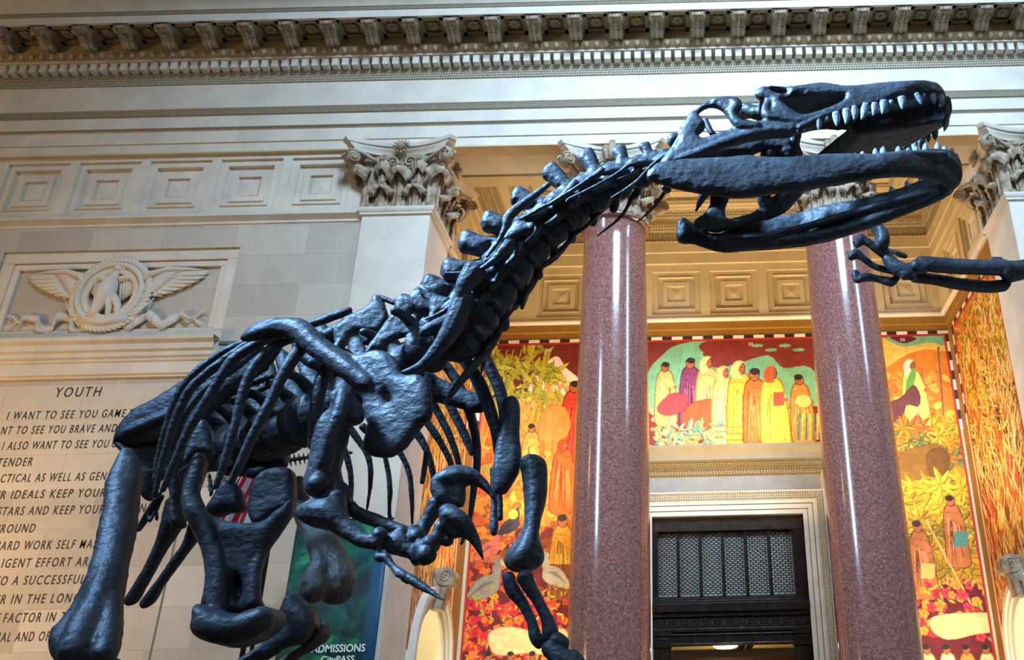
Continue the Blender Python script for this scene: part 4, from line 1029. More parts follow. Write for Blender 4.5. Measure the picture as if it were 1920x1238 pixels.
    p.poly([(rx, 0), (w, 0), (w, h), (rx, h)], C(226, 128, 36))
    p.poly([(rx, 0), (w, 0), (w, 3.4), (rx, 3.4)], C(108, 34, 40))
    p.poly(p.smooth([q(1630, 640), q(1700, 636), q(1775, 634), q(1790, 660), q(1740, 655), q(1700, 665), q(1660, 690), q(1630, 690)]), C(232, 190, 80))
    p.poly(p.smooth([q(1662, 630), q(1720, 630), q(1778, 630), q(1778, 648), q(1740, 642), q(1700, 650), q(1672, 642)]), TE)
    p.poly(p.smooth([q(1668, 632), q(1695, 629), q(1718, 634), q(1708, 641), q(1690, 643)]), C(110, 40, 40))
    for k in range(7): a = 640+k*22; p.poly(p.smooth([q(a, 700), q(a+14, 668), q(a+30, 665), q(a+46, 720), q(a+30, 780), q(a, 760)]), vary(C(232, 130, 40), .1), C(190, 90, 30))
    cluster(p, rx, w, 7.2, 8.9, 130, 'blob', [C(236, 150, 50), C(222, 110, 36), C(240, 178, 70)], .3)
    robed(p, *q(1725, 815), 2.1, C(236, 214, 96), SK, hood=C(226, 220, 170)); p.poly(p.smooth([q(1700, 715), q(1712, 690), q(1718, 700), q(1708, 740), q(1698, 745)]), C(110, 160, 60)); p.stroke(q(1759, 650), q(1771, 800), .05, C(150, 90, 60))
    p.poly(p.smooth([q(1660, 760), q(1690, 745), q(1712, 722), q(1725, 740), q(1722, 762), q(1700, 760), q(1690, 790), q(1665, 790)]), C(110, 60, 56), C(70, 36, 36))
    for dx in (0, 12, 26): p.stroke(q(1670+dx, 785), q(1678+dx, 820), .05, C(120, 64, 50))
    cluster(p, rx, w, 6.5, 7.5, 90, 'palm', [C(232, 150, 30), C(214, 120, 40), C(120, 130, 70), C(238, 176, 50)], .32)
    p.poly(p.smooth([q(1682, 880), q(1690, 850), q(1720, 838), q(1755, 832), q(1780, 850), q(1778, 885), q(1750, 905), q(1715, 900), q(1690, 915)]), C(128, 90, 34), C(80, 50, 26))
    p.poly(p.smooth([q(1738, 850), q(1762, 840), q(1778, 855), q(1774, 885), q(1752, 905), q(1740, 880)]), C(106, 72, 30), C(70, 46, 22))
    cluster(p, rx, w, 3.6, 5.9, 120, 'palm', [C(222, 170, 40), C(206, 150, 40), C(232, 190, 60), C(170, 130, 40)], .42)
    for (px, py, s_, sh) in ((1800, 1020, 1.5, C(86, 136, 120)), (1738, 1080, 1.6, C(214, 176, 96))):
        robed(p, *q(px, py+40), s_*1.15, C(190, 108, 56), SK); a = q(px-12, py+5); p.poly([a, q(px+14, py+5), q(px+16, py-22), q(px-10, py-24)], sh)
    p.stroke(q(1736, 975), q(1830, 1150), .05, C(220, 170, 90))
    cluster(p, rx, w, 2.2, 3.5, 110, 'flower', [C(214, 44, 56), C(222, 60, 70), C(232, 150, 50)], .13)
    cluster(p, rx, w, 2.2, 3.6, 70, 'leaf', [C(196, 176, 60), C(170, 160, 60)], .2)
    p.poly(p.smooth([q(1745, 1160), q(1790, 1150), q(1880, 1152), q(1890, 1180), q(1830, 1190), q(1780, 1200), q(1750, 1185)]), C(232, 196, 126), C(170, 110, 60))
    for k in range(4): robed(p, *q(1752+k*38, 1330), 1.4, [C(238, 200, 130), C(236, 214, 150), C(226, 140, 60)][k % 3], SK)
    texture(p)
    sk = lambda X, Z: (X+x0 > CX-2.75) & (X+x0 < CX+2.75) & (Z+z0 < 6.98)
    emit_mesh(p, 'painted_canvas', t, (x0, YB-.012, z0), (1, 0, 0), (0, 0, 1), sk)
    fr = MB(); fr.box(x0-.05, x0+w+.05, YB-.022, YB-.01, z0+h, z0+h+.045); fr.box(x0-.05, x0, YB-.022, YB-.01, z0, z0+h); fr.box(x0+w, x0+w+.05, YB-.022, YB-.01, z0, z0+h)
    obj('red_border', fr.m(), M['red'], t)
    wm, bm_ = MB(), MB(); per = .55; x = x0+.02; zt = z0+h+.045; i = 0
    while x < x0+w: wm.box(x, x+.29, YB-.03, YB-.01, zt, zt+.09); bm_.box(x+.29, x+per, YB-.026, YB-.01, zt, zt+.09); x += per
    z = 7.45
    while z < zt:
        for a, b in ((x0-.16, x0-.05), (x0+w+.05, x0+w+.16)): wm.box(a, b, YB-.03, YB-.01, z, min(z+.29, zt)); bm_.box(a, b, YB-.026, YB-.01, z+.29, min(z+per, zt+.01))
        z += per
    obj('white_check_border', wm.m(), M['white'], t); obj('dark_check_border', bm_.m(), M['black'], t)
    for s_, px, py in (('20', 1403, 648), ('50', 1688, 640), ('20', 1024, 660)):
        a_, f_ = text_mesh(s_, .01, 0); v = at(px, py, YB-.03); obj('number', MB().add([(v.x+q_[0]*.13, YB-.03, v.z+q_[1]*.13) for q_ in a_], f_).m(), M['white'], t)
back_mural()

def side_mural(xin, s, label):
    y0, z0, w, h = 18.22, 2.0, (3.45 if s > 0 else 3.05), 8.13
    X = xin+s*.012
    t = thing('painted_mural', label, 'mural', (xin, 20, z0), 'alcove murals')
    p = Paint(w, h, .02, C(150, 84, 40))
    cluster(p, 0, w, 5.2, 8.2, 300, 'blob', [C(206, 120, 40), C(170, 150, 40), C(226, 170, 60), C(214, 90, 40)], .3)
    cluster(p, 0, w, 5.0, 8.2, 500, 'leaf', [C(150, 150, 40), C(190, 176, 50), C(222, 130, 44), C(232, 180, 80), C(206, 90, 40)], .22)
    cluster(p, 0, w, 0, 5.6, 300, 'blob', [C(196, 110, 40), C(222, 140, 50), C(120, 56, 40), C(170, 90, 40)], .45)
    for k in range(7):
        x = rng.uniform(.2, w-.2); z = rng.uniform(3.6, 6.4)
        for j in range(16):
            p.leaf((x+.02*j*(1 if k % 2 else -1), z-j*.11), .6, .055, rng.uniform(.2, .7)*(1 if j % 2 else 1)+(2 if k % 2 else 0), [C(222, 176, 110), C(70, 40, 40)][j % 2])
    cluster(p, 0, w, .2, 5.6, 420, 'grass', [C(226, 186, 110), C(206, 140, 50), C(160, 96, 40), C(236, 206, 140)], .38)
    for k in range(4): robed(p, rng.uniform(.4, w-.4), rng.uniform(1.2, 3.0), 1.9, [C(206, 80, 40), C(170, 60, 40), C(222, 130, 50)][k % 3], SK)
    cluster(p, 0, w, 0, 4.5, 200, 'grass', [C(232, 196, 120), C(190, 120, 50)], .4)
    cluster(p, 0, w, 1.5, 7.5, 260, 'grass', [C(240, 214, 160), C(232, 200, 110), C(206, 190, 80)], .34)
    cluster(p, 0, w, 4.5, 8.1, 200, 'leaf', [C(206, 200, 80), C(240, 196, 90), C(226, 150, 70)], .2)
    texture(p)
    AYY = AY
    def sk(a, z): return ((a+y0-AYY)**2+(np.maximum(z+z0-AS, 0))**2 < (AR+.40)**2)
    emit_mesh(p, 'painted_canvas', t, (X-s*.024, y0, z0), (0, 1, 0), (0, 0, 1), sk)
    fr = MB(); a, b = sorted((X-s*.03, X)); fr.box(a, b, y0, y0+w, z0+h, z0+h+.045); fr.box(a, b, y0-.04, y0, z0, z0+h+.045); fr.box(a, b, y0+w, y0+w+.04, z0, z0+h+.045)
    obj('red_border', fr.m(), M['red'], t)
    wm, bm_ = MB(), MB(); a, b = sorted((X-s*.034, X)); y = y0; zt = z0+h+.045
    while y < y0+w: wm.box(a, b, y, min(y+.29, y0+w), zt, zt+.09); bm_.box(a, b, min(y+.29, y0+w), min(y+.55, y0+w+.04), zt, zt+.09); y += .55
    z = 7.45
    while z < zt: wm.box(a, b, y0+w+.04, y0+w+.14, z, min(z+.29, zt)); bm_.box(a, b, y0+w+.04, y0+w+.14, z+.29, min(z+.55, zt)); z += .55
    obj('white_check_border', wm.m(), M['white'], t); obj('dark_check_border', bm_.m(), M['black'], t)
side_mural(XL, -1, 'orange foliage mural on the left side wall of the alcove, above the lit arch')
side_mural(XR, 1, 'striped grass and foliage mural on the right side wall of the alcove')
gm = MB()
for xw, s in ((XL, 1), (XR, -1)):
    gm.box(min(xw, xw+s*.02), max(xw, xw+s*.02), (21.83 if s < 0 else 21.45), 22.2, ZF, 10.14); gm.box(min(xw, xw+s*.02), max(xw, xw+s*.02), 18.02, 18.16, ZF, 10.14)
gm.box(XL, XL+.0, YB-.02, YB, ZF, 10.14) if False else None
for a, b in ((XL, XL+.01), (XR-.01, XR)): gm.box(a, b, YB-.008, YB, ZF, 10.14)
obj('gold_margin', gm.m(), M['gold'], wb)
# ------------------------------------------------------------------ cast bones
class Bone:
    """collects plates and limbs, then fuses them into one rounded surface"""
    def __init__(s): s.mb = MB(); s.smin = 1e9
    def limb(s, pts, n=12, flat=1.0, sub=4):
        """pts: (px, py, radius_px, Y)"""
        P = catmull([tuple(map(float, p)) for p in pts], sub); W = []; R = []
        for x, y, r, Y in P:
            p = at(x, y, Y); W.append(p); R.append(max(r, .6)*mpp(p))
        # round caps
        a, b = W[0]-W[1], W[-1]-W[-2]
        if a.length > 0 and b.length > 0:
            a.normalize(); b.normalize()
            W = [W[0]+a*R[0]*.75, W[0]+a*R[0]*.45]+W+[W[-1]+b*R[-1]*.45, W[-1]+b*R[-1]*.75]; R = [R[0]*.35, R[0]*.8]+R+[R[-1]*.8, R[-1]*.35]
        s.mb.tube(W, R, n, flat=flat); s.smin = min(s.smin, min(R)); return s
    def knob(s, x, y, r, Y, sx=1, sy=1, sz=1):
        p = at(x, y, Y); s.mb.ball(p, r*mpp(p), sx, sy, sz, 12, 8); return s
    def plate(s, out, Yf, th, holes=(), step=9, edge=.35, w=26, sub=3, bulge=1.0, back=None):
        """out: px outline; Yf(x, y) depth; th thickness in metres at the middle, edge: share of it at the rim; w: rim width in px"""
        O = catmull(out, sub, True); H = [catmull(h, sub, True) for h in holes]
        rings = [O]+H; pts = []; edges = []; 
        for r in rings:
            n0 = len(pts); pts += [tuple(q) for q in r]; edges += [(n0+i, n0+(i+1) % len(r)) for i in range(len(r))]
        nb = len(pts); allp = np.array(pts)
        def inside(q, ring):
            x, y = q; X, Y = ring[:, 0], ring[:, 1]; X2, Y2 = np.roll(X, -1), np.roll(Y, -1)
            with np.errstate(divide='ignore', invalid='ignore'): c = ((Y > y) != (Y2 > y)) & (x < (X2-X)*(y-Y)/(Y2-Y)+X)
            return c.sum() % 2 == 1
        def dist(q):
            best = 1e9
            for r in rings:
                A = r; B = np.roll(r, -1, 0); d = B-A; t = np.clip(((q-A)*d).sum(1)/np.maximum((d*d).sum(1), 1e-9), 0, 1)
                best = min(best, np.sqrt((((A+d*t[:, None])-q)**2).sum(1)).min())
            return best
        x0, y0 = O.min(0); x1, y1 = O.max(0)
        for i, yy in enumerate(np.arange(y0+step*.5, y1, step*.87)):
            for xx in np.arange(x0+(step*.5 if i % 2 else 0), x1, step):
                q = np.array([xx, yy])
                if inside(q, O) and not any(inside(q, h) for h in H) and dist(q) > step*.45: pts.append((xx, yy))
        res = delaunay_2d_cdt([Vector(p) for p in pts], edges, [], 0, 1e-4)
        vs = [np.array(v) for v in res[0]]; tris = []
        for f in res[2]:
            c = sum(vs[i] for i in f)/len(f)
            if inside(c, O) and not any(inside(c, h) for h in H): tris.append(tuple(f))
        n = len(vs); base = [at(v[0], v[1], Yf(v[0], v[1])) for v in vs]
        c0 = at(O[:, 0].mean(), O[:, 1].mean(), Yf(O[:, 0].mean(), O[:, 1].mean()))
        cx, cy = O[:, 0].mean(), O[:, 1].mean(); e1 = at(cx+20, cy, Yf(cx+20, cy))-c0; e2 = at(cx, cy+20, Yf(cx, cy+20))-c0; nm = e1.cross(e2).normalized()
        if nm.y < 0: nm = -nm
        T = []
        for v in vs:
            d = min(dist(v)/w, 1); T.append(th*(edge+(1-edge)*sqrt(max(0, 1-(1-d)**2))))
        F = [base[i]-nm*T[i]*.5*bulge for i in range(n)]; B = [base[i]+nm*T[i]*.5 for i in range(n)]
        # which edges are borders
        cnt = {}
        for t in tris:
            for a, b in zip(t, t[1:]+t[:1]): cnt[(a, b)] = cnt.get((a, b), 0)+1
        faces = list(tris)+[tuple(reversed([i+n for i in t])) for t in tris]
        for (a, b) in list(cnt):
            if (b, a) not in cnt: faces.append((b, a, a+n, b+n))
        s.mb.add(F+B, faces); s.smin = min(s.smin, th*edge); return s
    def make(s, name, parent, vox=.006, m=None, disp=.0025, dscale=.06, smooth=6, rel=None):
        me = bpy.data.meshes.new(name); me.from_pydata(s.mb.v, [], s.mb.f); me.update()
        o = bpy.data.objects.new(name, me); COL.objects.link(o)
        r = o.modifiers.new('fuse', 'REMESH'); r.mode = 'VOXEL'; r.voxel_size = vox
        c = o.modifiers.new('soft', 'SMOOTH'); c.factor = .5; c.iterations = smooth
        if disp:
            for sc_, st in ((dscale, disp), (dscale*.33, disp*.45)):
                t = TEX.get(round(sc_, 4))
                if t is None:
                    t = bpy.data.textures.new('rough', 'CLOUDS'); t.noise_scale = sc_; t.noise_depth = 2; TEX[round(sc_, 4)] = t
                d = o.modifiers.new('wear', 'DISPLACE'); d.texture = t; d.strength = st*2; d.mid_level = .5; d.texture_coords = 'LOCAL'
        dg = bpy.context.evaluated_depsgraph_get(); dg.update()
        me2 = bpy.data.meshes.new_from_object(o.evaluated_get(dg)); bpy.data.objects.remove(o)
        r_ = obj(name, me2, m or M['bone'], parent, smooth=True)
        if m is M['bone_pale']: r_['label'] = 'grey-brown bone, paler than the rest'
        return r_
TEX = {}
def lin_Y(x0, Y0, x1, Y1): return lambda x, y: Y0+(Y1-Y0)*(x-x0)/(x1-x0)
# ------------------------------------------------------------------ the predator skeleton
SK_ = thing('dinosaur_skeleton', 'dark blue-black carnivorous dinosaur skeleton with open toothed jaws, filling the foreground', 'skeleton', (-.9, 3.2, ZF))
# ---- skull: near side, far side, roof and palate
def skY(x, y): return 2.74-.00012*(x-1260)-.25*max(0, (x-1690)/100)**2*-.6
up_near = [(1240, 310), (1243, 300), (1256, 285), (1272, 268), (1270, 250), (1278, 238), (1290, 222), (1305, 207), (1320, 196), (1342, 187), (1368, 184), (1386, 187), (1392, 198), (1384, 212),
  (1390, 222), (1408, 229), (1428, 229), (1436, 216), (1446, 200), (1440, 190), (1424, 186), (1415, 178), (1420, 170), (1434, 164), (1460, 164), (1490, 165), (1520, 160), (1546, 158), (1575, 162), (1600, 163), (1640, 159), (1690, 155), (1735, 154),
  (1757, 160), (1769, 172), (1773, 190), (1764, 188), (1745, 181), (1715, 181), (1690, 186), (1655, 196), (1620, 205), (1585, 213), (1550, 222), (1520, 234), (1500, 246), (1478, 256), (1440, 258), (1400, 266), (1360, 276), (1320, 288), (1280, 302), (1255, 316)]
holes_near = [[(1309, 214), (1322, 203), (1340, 201), (1354, 207), (1366, 222), (1375, 238), (1366, 246), (1346, 252), (1326, 259), (1314, 260), (1310, 252), (1320, 242), (1322, 232), (1314, 222)],
  [(1468, 192), (1480, 184), (1505, 182), (1535, 184), (1560, 186), (1584, 184), (1576, 194), (1550, 205), (1518, 216), (1500, 216), (1482, 206)], [(1442, 168), (1456, 166), (1474, 170), (1476, 176), (1462, 178), (1448, 174)]]
b = Bone()
b.plate(up_near, skY, .050, holes_near, step=8, w=15, edge=.45)
b.limb([(1243, 308, 8, 2.74), (1300, 290, 9, 2.72), (1360, 268, 10, 2.71), (1420, 250, 12, 2.71), (1500, 240, 9, 2.71), (1560, 217, 8, 2.71)])
b.limb([(1500, 240, 9, 2.70), (1560, 214, 9, 2.70), (1620, 198, 9, 2.69), (1690, 179, 9, 2.69), (1750, 172, 10, 2.72)])
b.limb([(1345, 190, 8, 2.74), (1380, 196, 10, 2.71), (1372, 215, 8, 2.7), (1390, 235, 10, 2.7), (1420, 238, 10, 2.70)])
b.limb([(1440, 190, 8, 2.72), (1436, 215, 9, 2.70), (1470, 225, 9, 2.70), (1510, 228, 8, 2.7)])
b.limb([(1430, 176, 12, 2.76), (1470, 172, 8, 2.74), (1530, 165, 9, 2.74), (1590, 172, 8, 2.73), (1650, 168, 8, 2.74), (1740, 162, 9, 2.76)])
b.limb([(1278, 262, 10, 2.82), (1264, 262, 13, 2.80), (1260, 268, 10, 2.80)])
b.limb([(1300, 215, 8, 2.74), (1285, 245, 9, 2.74), (1268, 275, 8, 2.74), (1245, 305, 8, 2.76)])
# cheek strut and rear block
b.plate([(1420, 255), (1480, 250), (1494, 258), (1486, 272), (1496, 290), (1480, 296), (1462, 288), (1440, 282), (1420, 285), (1404, 292), (1330, 298), (1270, 306), (1262, 302), (1330, 280)], lambda x, y: 2.84, .05, [], step=9, w=14)
# far side
def off(P, dx, dy): return [(x+dx, y+dy) for x, y in P]
far = [(1310, 250), (1330, 232), (1350, 238), (1372, 262), (1400, 262), (1430, 262), (1470, 270), (1500, 255), (1540, 240), (1590, 240), (1650, 215), (1700, 195), (1750, 176), (1770, 196), (1768, 215), (1760, 232), (1738, 247), (1715, 262), (1690, 273), (1655, 287), (1640, 300), (1560, 303), (1525, 303), (1548, 292), (1575, 268), (1600, 243), (1580, 240), (1540, 262), (1500, 285), (1450, 290), (1400, 290)]
b.plate([(1600, 238), (1640, 205), (1700, 185), (1755, 174), (1774, 192), (1772, 215), (1762, 234), (1740, 246), (1715, 262), (1690, 272), (1662, 288), (1645, 302), (1580, 304), (1530, 304), (1548, 291), (1572, 268), (1594, 246)], lambda x, y: 2.78+.34*min(1, max(0, (y-(250-.16*(x-1540)))/75)), .06, [], step=8, w=16)
b.limb([(1773, 188, 10, 2.75), (1774, 205, 11, 2.80), (1766, 225, 11, 2.88), (1742, 243, 9, 2.95), (1705, 260, 8, 3.0), (1655, 285, 8, 3.04)])
b.plate([(1440, 176), (1480, 168), (1560, 164), (1640, 170), (1640, 196), (1580, 212), (1520, 226), (1480, 222), (1450, 210)], lambda x, y: 2.97, .03, [], step=10, w=12)
b.limb([(1345, 190, 6, 2.85), (1400, 215, 9, 2.92), (1440, 190, 9, 2.90)]); b.limb([(1322, 225, 6, 2.9), (1335, 250, 6, 2.9), (1350, 258, 5, 2.92)]); b.limb([(1395, 205, 13, 2.88), (1425, 212, 14, 2.86), (1440, 200, 12, 2.84)])
b.limb([(1530, 300, 7, 3.02), (1575, 262, 6, 2.95), (1602, 240, 6, 2.86)])
b.limb([(1495, 250, 9, 2.8), (1492, 272, 8, 2.84), (1500, 290, 6, 2.88)])
top = catmull([(1424, 176), (1460, 170), (1500, 172), (1546, 166), (1600, 170), (1660, 165), (1730, 162), (1762, 172)], 3); V = []; F = []
for i, (x, y) in enumerate(top):
    p = at(x, y, 2.76); k = .24*(1-.35*i/len(top)); V += [p, p+Vector((0, k, -.01)), p+Vector((0, k, -.04)), p+Vector((0, 0, -.035))]
    if i: a = (i-1)*4; F += [(a+j, a+(j+1) % 4, a+4+(j+1) % 4, a+4+j) for j in range(4)]
F += [(0, 3, 2, 1), tuple(range(len(V)-4, len(V)))]; b.mb.add(V, F)
skull = b.make('skull', SK_, .0048, disp=.0015, dscale=.05, smooth=3)

# ---- lower jaw
near_j = [(1212, 330), (1222, 316), (1240, 306), (1300, 299), (1360, 297), (1400, 293), (1430, 296), (1480, 297), (1530, 292), (1580, 290), (1640, 290), (1690, 285), (1740, 282), (1770, 282), (1788, 289), (1800, 304), (1803, 326), (1798, 345), (1784, 356), (1768, 345), (1745, 336), (1700, 331), (1660, 332), (1615, 338), (1570, 346), (1535, 351), (1500, 359), (1460, 361), (1425, 367), (1385, 370), (1340, 366), (1300, 360), (1262, 352), (1232, 342), (1218, 338)]
b = Bone(); yN = lambda x, y: 2.60+.20*max(0, (x-1640)/160)**2
b.plate(near_j, yN, .055, [], step=9, w=26, edge=.35)
b.limb([(1220, 326, 9, 2.62), (1300, 304, 6, 2.61), (1400, 299, 5, 2.61), (1500, 302, 5, 2.61), (1600, 296, 5, 2.6), (1700, 290, 7, 2.62), (1770, 292, 9, 2.68)])
b.limb([(1300, 330, 10, 2.60), (1400, 345, 14, 2.6), (1480, 345, 12, 2.6)])
b.limb([(1770, 300, 16, 2.72), (1787, 318, 17, 2.76), (1788, 338, 14, 2.80), (1772, 352, 13, 2.83)])
b.limb([(1245, 350, 7, 2.66), (1252, 356, 8, 2.68)])
far_j = [(1272, 452), (1271, 440), (1276, 430), (1274, 420), (1280, 409), (1288, 412), (1300, 420), (1315, 421), (1322, 430), (1336, 441), (1350, 440), (1372, 424), (1405, 414), (1450, 408), (1490, 402), (1530, 391), (1570, 382), (1620, 373), (1665, 361), (1700, 350), (1730, 338), (1752, 334), (1772, 342), (1790, 345), (1788, 358), (1765, 374), (1735, 387), (1690, 405), (1640, 424), (1590, 441), (1550, 453), (1500, 462), (1450, 467), (1400, 470), (1355, 473), (1320, 464), (1300, 457), (1285, 455)]
yF = lambda x, y: 3.06-.22*max(0, (x-1500)/290)
b.plate(far_j, yF, .05, [], step=9, w=22, edge=.35)
b.limb([(1335, 441, 4, 3.04), (1380, 446, 6, 3.02), (1430, 443, 6, 3.0), (1500, 428, 7, 2.99), (1600, 400, 8, 2.95), (1700, 372, 9, 2.88), (1770, 356, 10, 2.84)])
b.limb([(1345, 455, 12, 3.05), (1440, 456, 11, 3.03), (1560, 438, 12, 2.99), (1680, 396, 11, 2.92), (1760, 365, 11, 2.85)])
b.limb([(1278, 418, 8, 3.06), (1278, 448, 10, 3.07), (1300, 440, 14, 3.06)])
jaw = b.make('lower_jaw', SK_, .0048, disp=.0018, dscale=.05, smooth=3)
# ---- palate struts and quadrate behind the near jaw
b = Bone()
b.limb([(1488, 352, 22, 2.92), (1470, 375, 20, 2.94), (1445, 395, 16, 2.98), (1400, 412, 9, 3.0), (1350, 424, 12, 3.02), (1318, 425, 8, 3.04)])
b.limb([(1436, 352, 12, 2.92), (1432, 372, 13, 2.95), (1440, 390, 12, 2.97)])
b.plate([(1338, 350), (1372, 350), (1366, 372), (1360, 395), (1362, 408), (1375, 414), (1360, 424), (1320, 430), (1300, 424), (1304, 412), (1318, 402), (1330, 385)], lambda x, y: 2.99, .035, [], w=12)
b.limb([(1330, 350, 12, 2.95), (1318, 368, 9, 2.97), (1310, 385, 5, 2.99), (1305, 396, 3, 2.99)])
b.limb([(1300, 300, 20, 2.88), (1340, 330, 24, 2.9), (1350, 352, 20, 2.92)]); b.limb([(1440, 290, 18, 2.86), (1470, 320, 20, 2.9), (1480, 352, 18, 2.92)])
b.make('palate', SK_, .0055, disp=.004, dscale=.05, smooth=3)

def tooth(parent, x, y, dx, dy, r, Y, scale=1):
    """root pixel, direction to the tip in pixels, root radius in px"""
    n = 7; pts = []; R = []
    for i in range(n+1):
        t = i/n; cur = .16*sin(t*pi*.9)
        px = x+dx*t+dy*cur*.5; py = y+dy*t-dx*cur*.5; pts.append(at(px, py, Y)); R.append(r*mpp(pts[-1])*(1-t**2.7)*1.02+.0004)
    mb = MB(); mb.tube(pts, R, 10, flat=.75); return obj('tooth', mb.m(), M['tooth'], parent, smooth=True)
for x, y, dx, dy, r in [(1532, 221, 2, 24, 6.5), (1550, 219, -3, 9, 4), (1566, 212, 2, 26, 7), (1586, 206, -1, 28, 7.5), (1601, 201, -1, 26, 7.5), (1622, 196, -8, 29, 8), (1639, 195, -3, 23, 7), (1656, 190, -3, 25, 7.5), (1671, 189, -3, 9, 4), (1690, 183, 1, 23, 7), (1716, 177, 12, 21, 6), (1732, 177, -2, 8, 3.5), (1745, 174, 6, 24, 6.5), (1762, 180, 6, 20, 6.5), (1499, 238, -7, 10, 3), (1508, 234, -4, 14, 4.5)]:
    tooth(skull, x, y, dx, dy, r*1.12, skY(x, y)-.012)
for x, y, dx, dy, r, Y in [(1766, 207, -4, 30, 6, 2.83), (1742, 228, 3, 26, 7, 2.94), (1731, 240, 2, 18, 5, 2.96), (1719, 246, 1, 29, 7, 2.98), (1706, 255, 0, 20, 6, 3.0), (1695, 262, 0, 20, 7, 3.02), (1682, 270, 0, 12, 5, 3.04)]:
    tooth(skull, x+7, y+9, dx, dy*1.05, r*1.1, Y)
for x, y, dx, dy, r in [(1594, 293, -1, -5, 4), (1604, 293, 0, -6, 4), (1618, 293, 0, -10, 5.5), (1643, 292, -1, -15, 6), (1657, 291, 0, -17, 7), (1686, 289, -1, -16, 6.5), (1718, 286, 0, -12, 6), (1736, 285, 1, -18, 6.5), (1759, 284, 0, -19, 6), (1772, 285, 1, -13, 5.5), (1785, 289, 1, -12, 5), (1794, 297, 1, -10, 4)]:
    tooth(jaw, x, y, dx, dy, r, yN(x, y))
for x, y, dx, dy, r in [(1605, 378, 0, -7, 5), (1635, 371, 0, -8, 5), (1675, 361, -4, -12, 6.5), (1704, 351, -4, -13, 6), (1729, 341, -4, -10, 5)]:
    tooth(jaw, x, y, dx, dy, r, yF(x, y)-.01)

# ---- neck: (centre x, y, radius, Y, spine tip x, y)
neck = [(1228, 312, 20, 2.86, 1208, 272), (1182, 330, 25, 2.88, 1160, 280), (1135, 350, 29, 2.91, 1098, 288), (1088, 376, 31, 2.94, 1030, 318), (1046, 408, 32, 2.97, 968, 366), (1006, 440, 34, 3.0, 912, 414), (970, 478, 36, 3.03, 870, 452), (938, 520, 38, 3.06, 838, 505), (902, 566, 41, 3.09, 800, 537), (864, 612, 44, 3.12, 778, 560)]
for i, (x, y, r, Y, sx, sy) in enumerate(neck):
    nx, ny = (neck[i+1][0], neck[i+1][1]) if i < len(neck)-1 else (x-38, y+46)
    ax, ay = nx-x, ny-y; L = sqrt(ax*ax+ay*ay); ax /= L; ay /= L; ux, uy = ay, -ax       # along the neck; u points to its upper side
    if ux > 0: ux, uy = -ux, -uy
    def Q(a, u): return (x+ax*L*a+ux*r*u, y+ay*L*a+uy*r*u)
    b = Bone(); r1 = r*1.2
    b.limb([(*Q(-.46, -.2), r1*.98, Y), (*Q(-.2, -.12), r1*.78, Y), (*Q(.15, -.12), r1*.74, Y+.01), (*Q(.38, -.2), r1*.95, Y+.01), (*Q(.5, -.2), r1*.9, Y+.01)], 14)
    tx, ty = sx-x, sy-y; TL = sqrt(tx*tx+ty*ty); tx /= TL; ty /= TL; wx, wy = -ty, tx
    if wx*ax+wy*ay < 0: wx, wy = -wx, -wy
    def Tq(t, w_): return (x+tx*TL*t+wx*w_, y+ty*TL*t+wy*w_)
    kw = r*.58
    b.plate([Q(-.60, .2), Q(-.78, .85), Q(-.50, 1.22), Q(-.22, 1.15), Tq(.66, -kw*.8), Tq(.90, -kw*.95), Tq(1.05, -kw*.75), Tq(1.09, kw*.2), Tq(1.02, kw*1.0), Tq(.86, kw*.95), Tq(.62, kw*.9), Q(.38, 1.25), Q(.62, 1.42), Q(.92, 1.30), Q(.92, .75), Q(.60, .2)], lambda a, c, Y=Y: Y, r*.0021*.95, [], step=max(5, r*.22), w=r*.42, edge=.4)
    b.limb([(*Tq(.90, 0), kw*.35, Y), (*Tq(.98, kw*.25), kw*.62, Y+.01), (*Tq(1.0, kw*.3), kw*.5, Y+.02)], 9)
    # joint processes: near pair and far pair, with a web between
    b.limb([(*Q(0, .35), r*.46, Y-.04), (*Q(.40, .72), r*.34, Y-.07), (*Q(.78, .98), r*.30, Y-.08), (*Q(.92, 1.05), r*.24, Y-.08)], 9)
    b.limb([(*Q(0, .35), r*.46, Y-.04), (*Q(-.42, .45), r*.34, Y-.08), (*Q(-.75, .55), r*.30, Y-.08)], 9)
    b.limb([(*Q(0, .5), r*.42, Y+.05), (*Q(.5, 1.0), r*.30, Y+.06), (*Q(.85, 1.25), r*.28, Y+.07)], 9)
    b.limb([(*Q(0, .5), r*.42, Y+.05), (*Q(-.5, .9), r*.26, Y+.08), (*Q(-.8, 1.0), r*.22, Y+.08)], 9)
    # rib-bearing processes low on either side
    b.limb([(*Q(-.35, .05), r*.34, Y-.07), (*Q(.1, .0), r*.22, Y-.075), (*Q(.5, .1), r*.2, Y-.07)], 8)
    b.limb([(*Q(-.3, -.35), r*.3, Y-.05), (*Q(-.2, -.95), r*.28, Y-.04)], 8)
    b.limb([(*Q(-.1, -.5), r*.5, Y+.04), (*Q(-.05, -1.25), r*.26, Y+.07), (*Q(.15, -1.55), r*.28, Y+.08)], 9)
    b.limb([(*Q(-.2, 1.0), r*.34, Y-.01), (*Q(.4, 1.12), r*.30, Y), (*Q(1.0, 1.05), r*.32, Y+.01)], 9)
    v = b.make('neck_vertebra', SK_, .0058, disp=.003, dscale=.06, smooth=3)
def rib_(name, pts, vox=.0042, parent=None, flat=1.0, m=None):
    b = Bone(); b.limb(pts, 9, flat, 6); return b.make(name, parent or SK_, vox, disp=.002, dscale=.05, smooth=1, m=m)
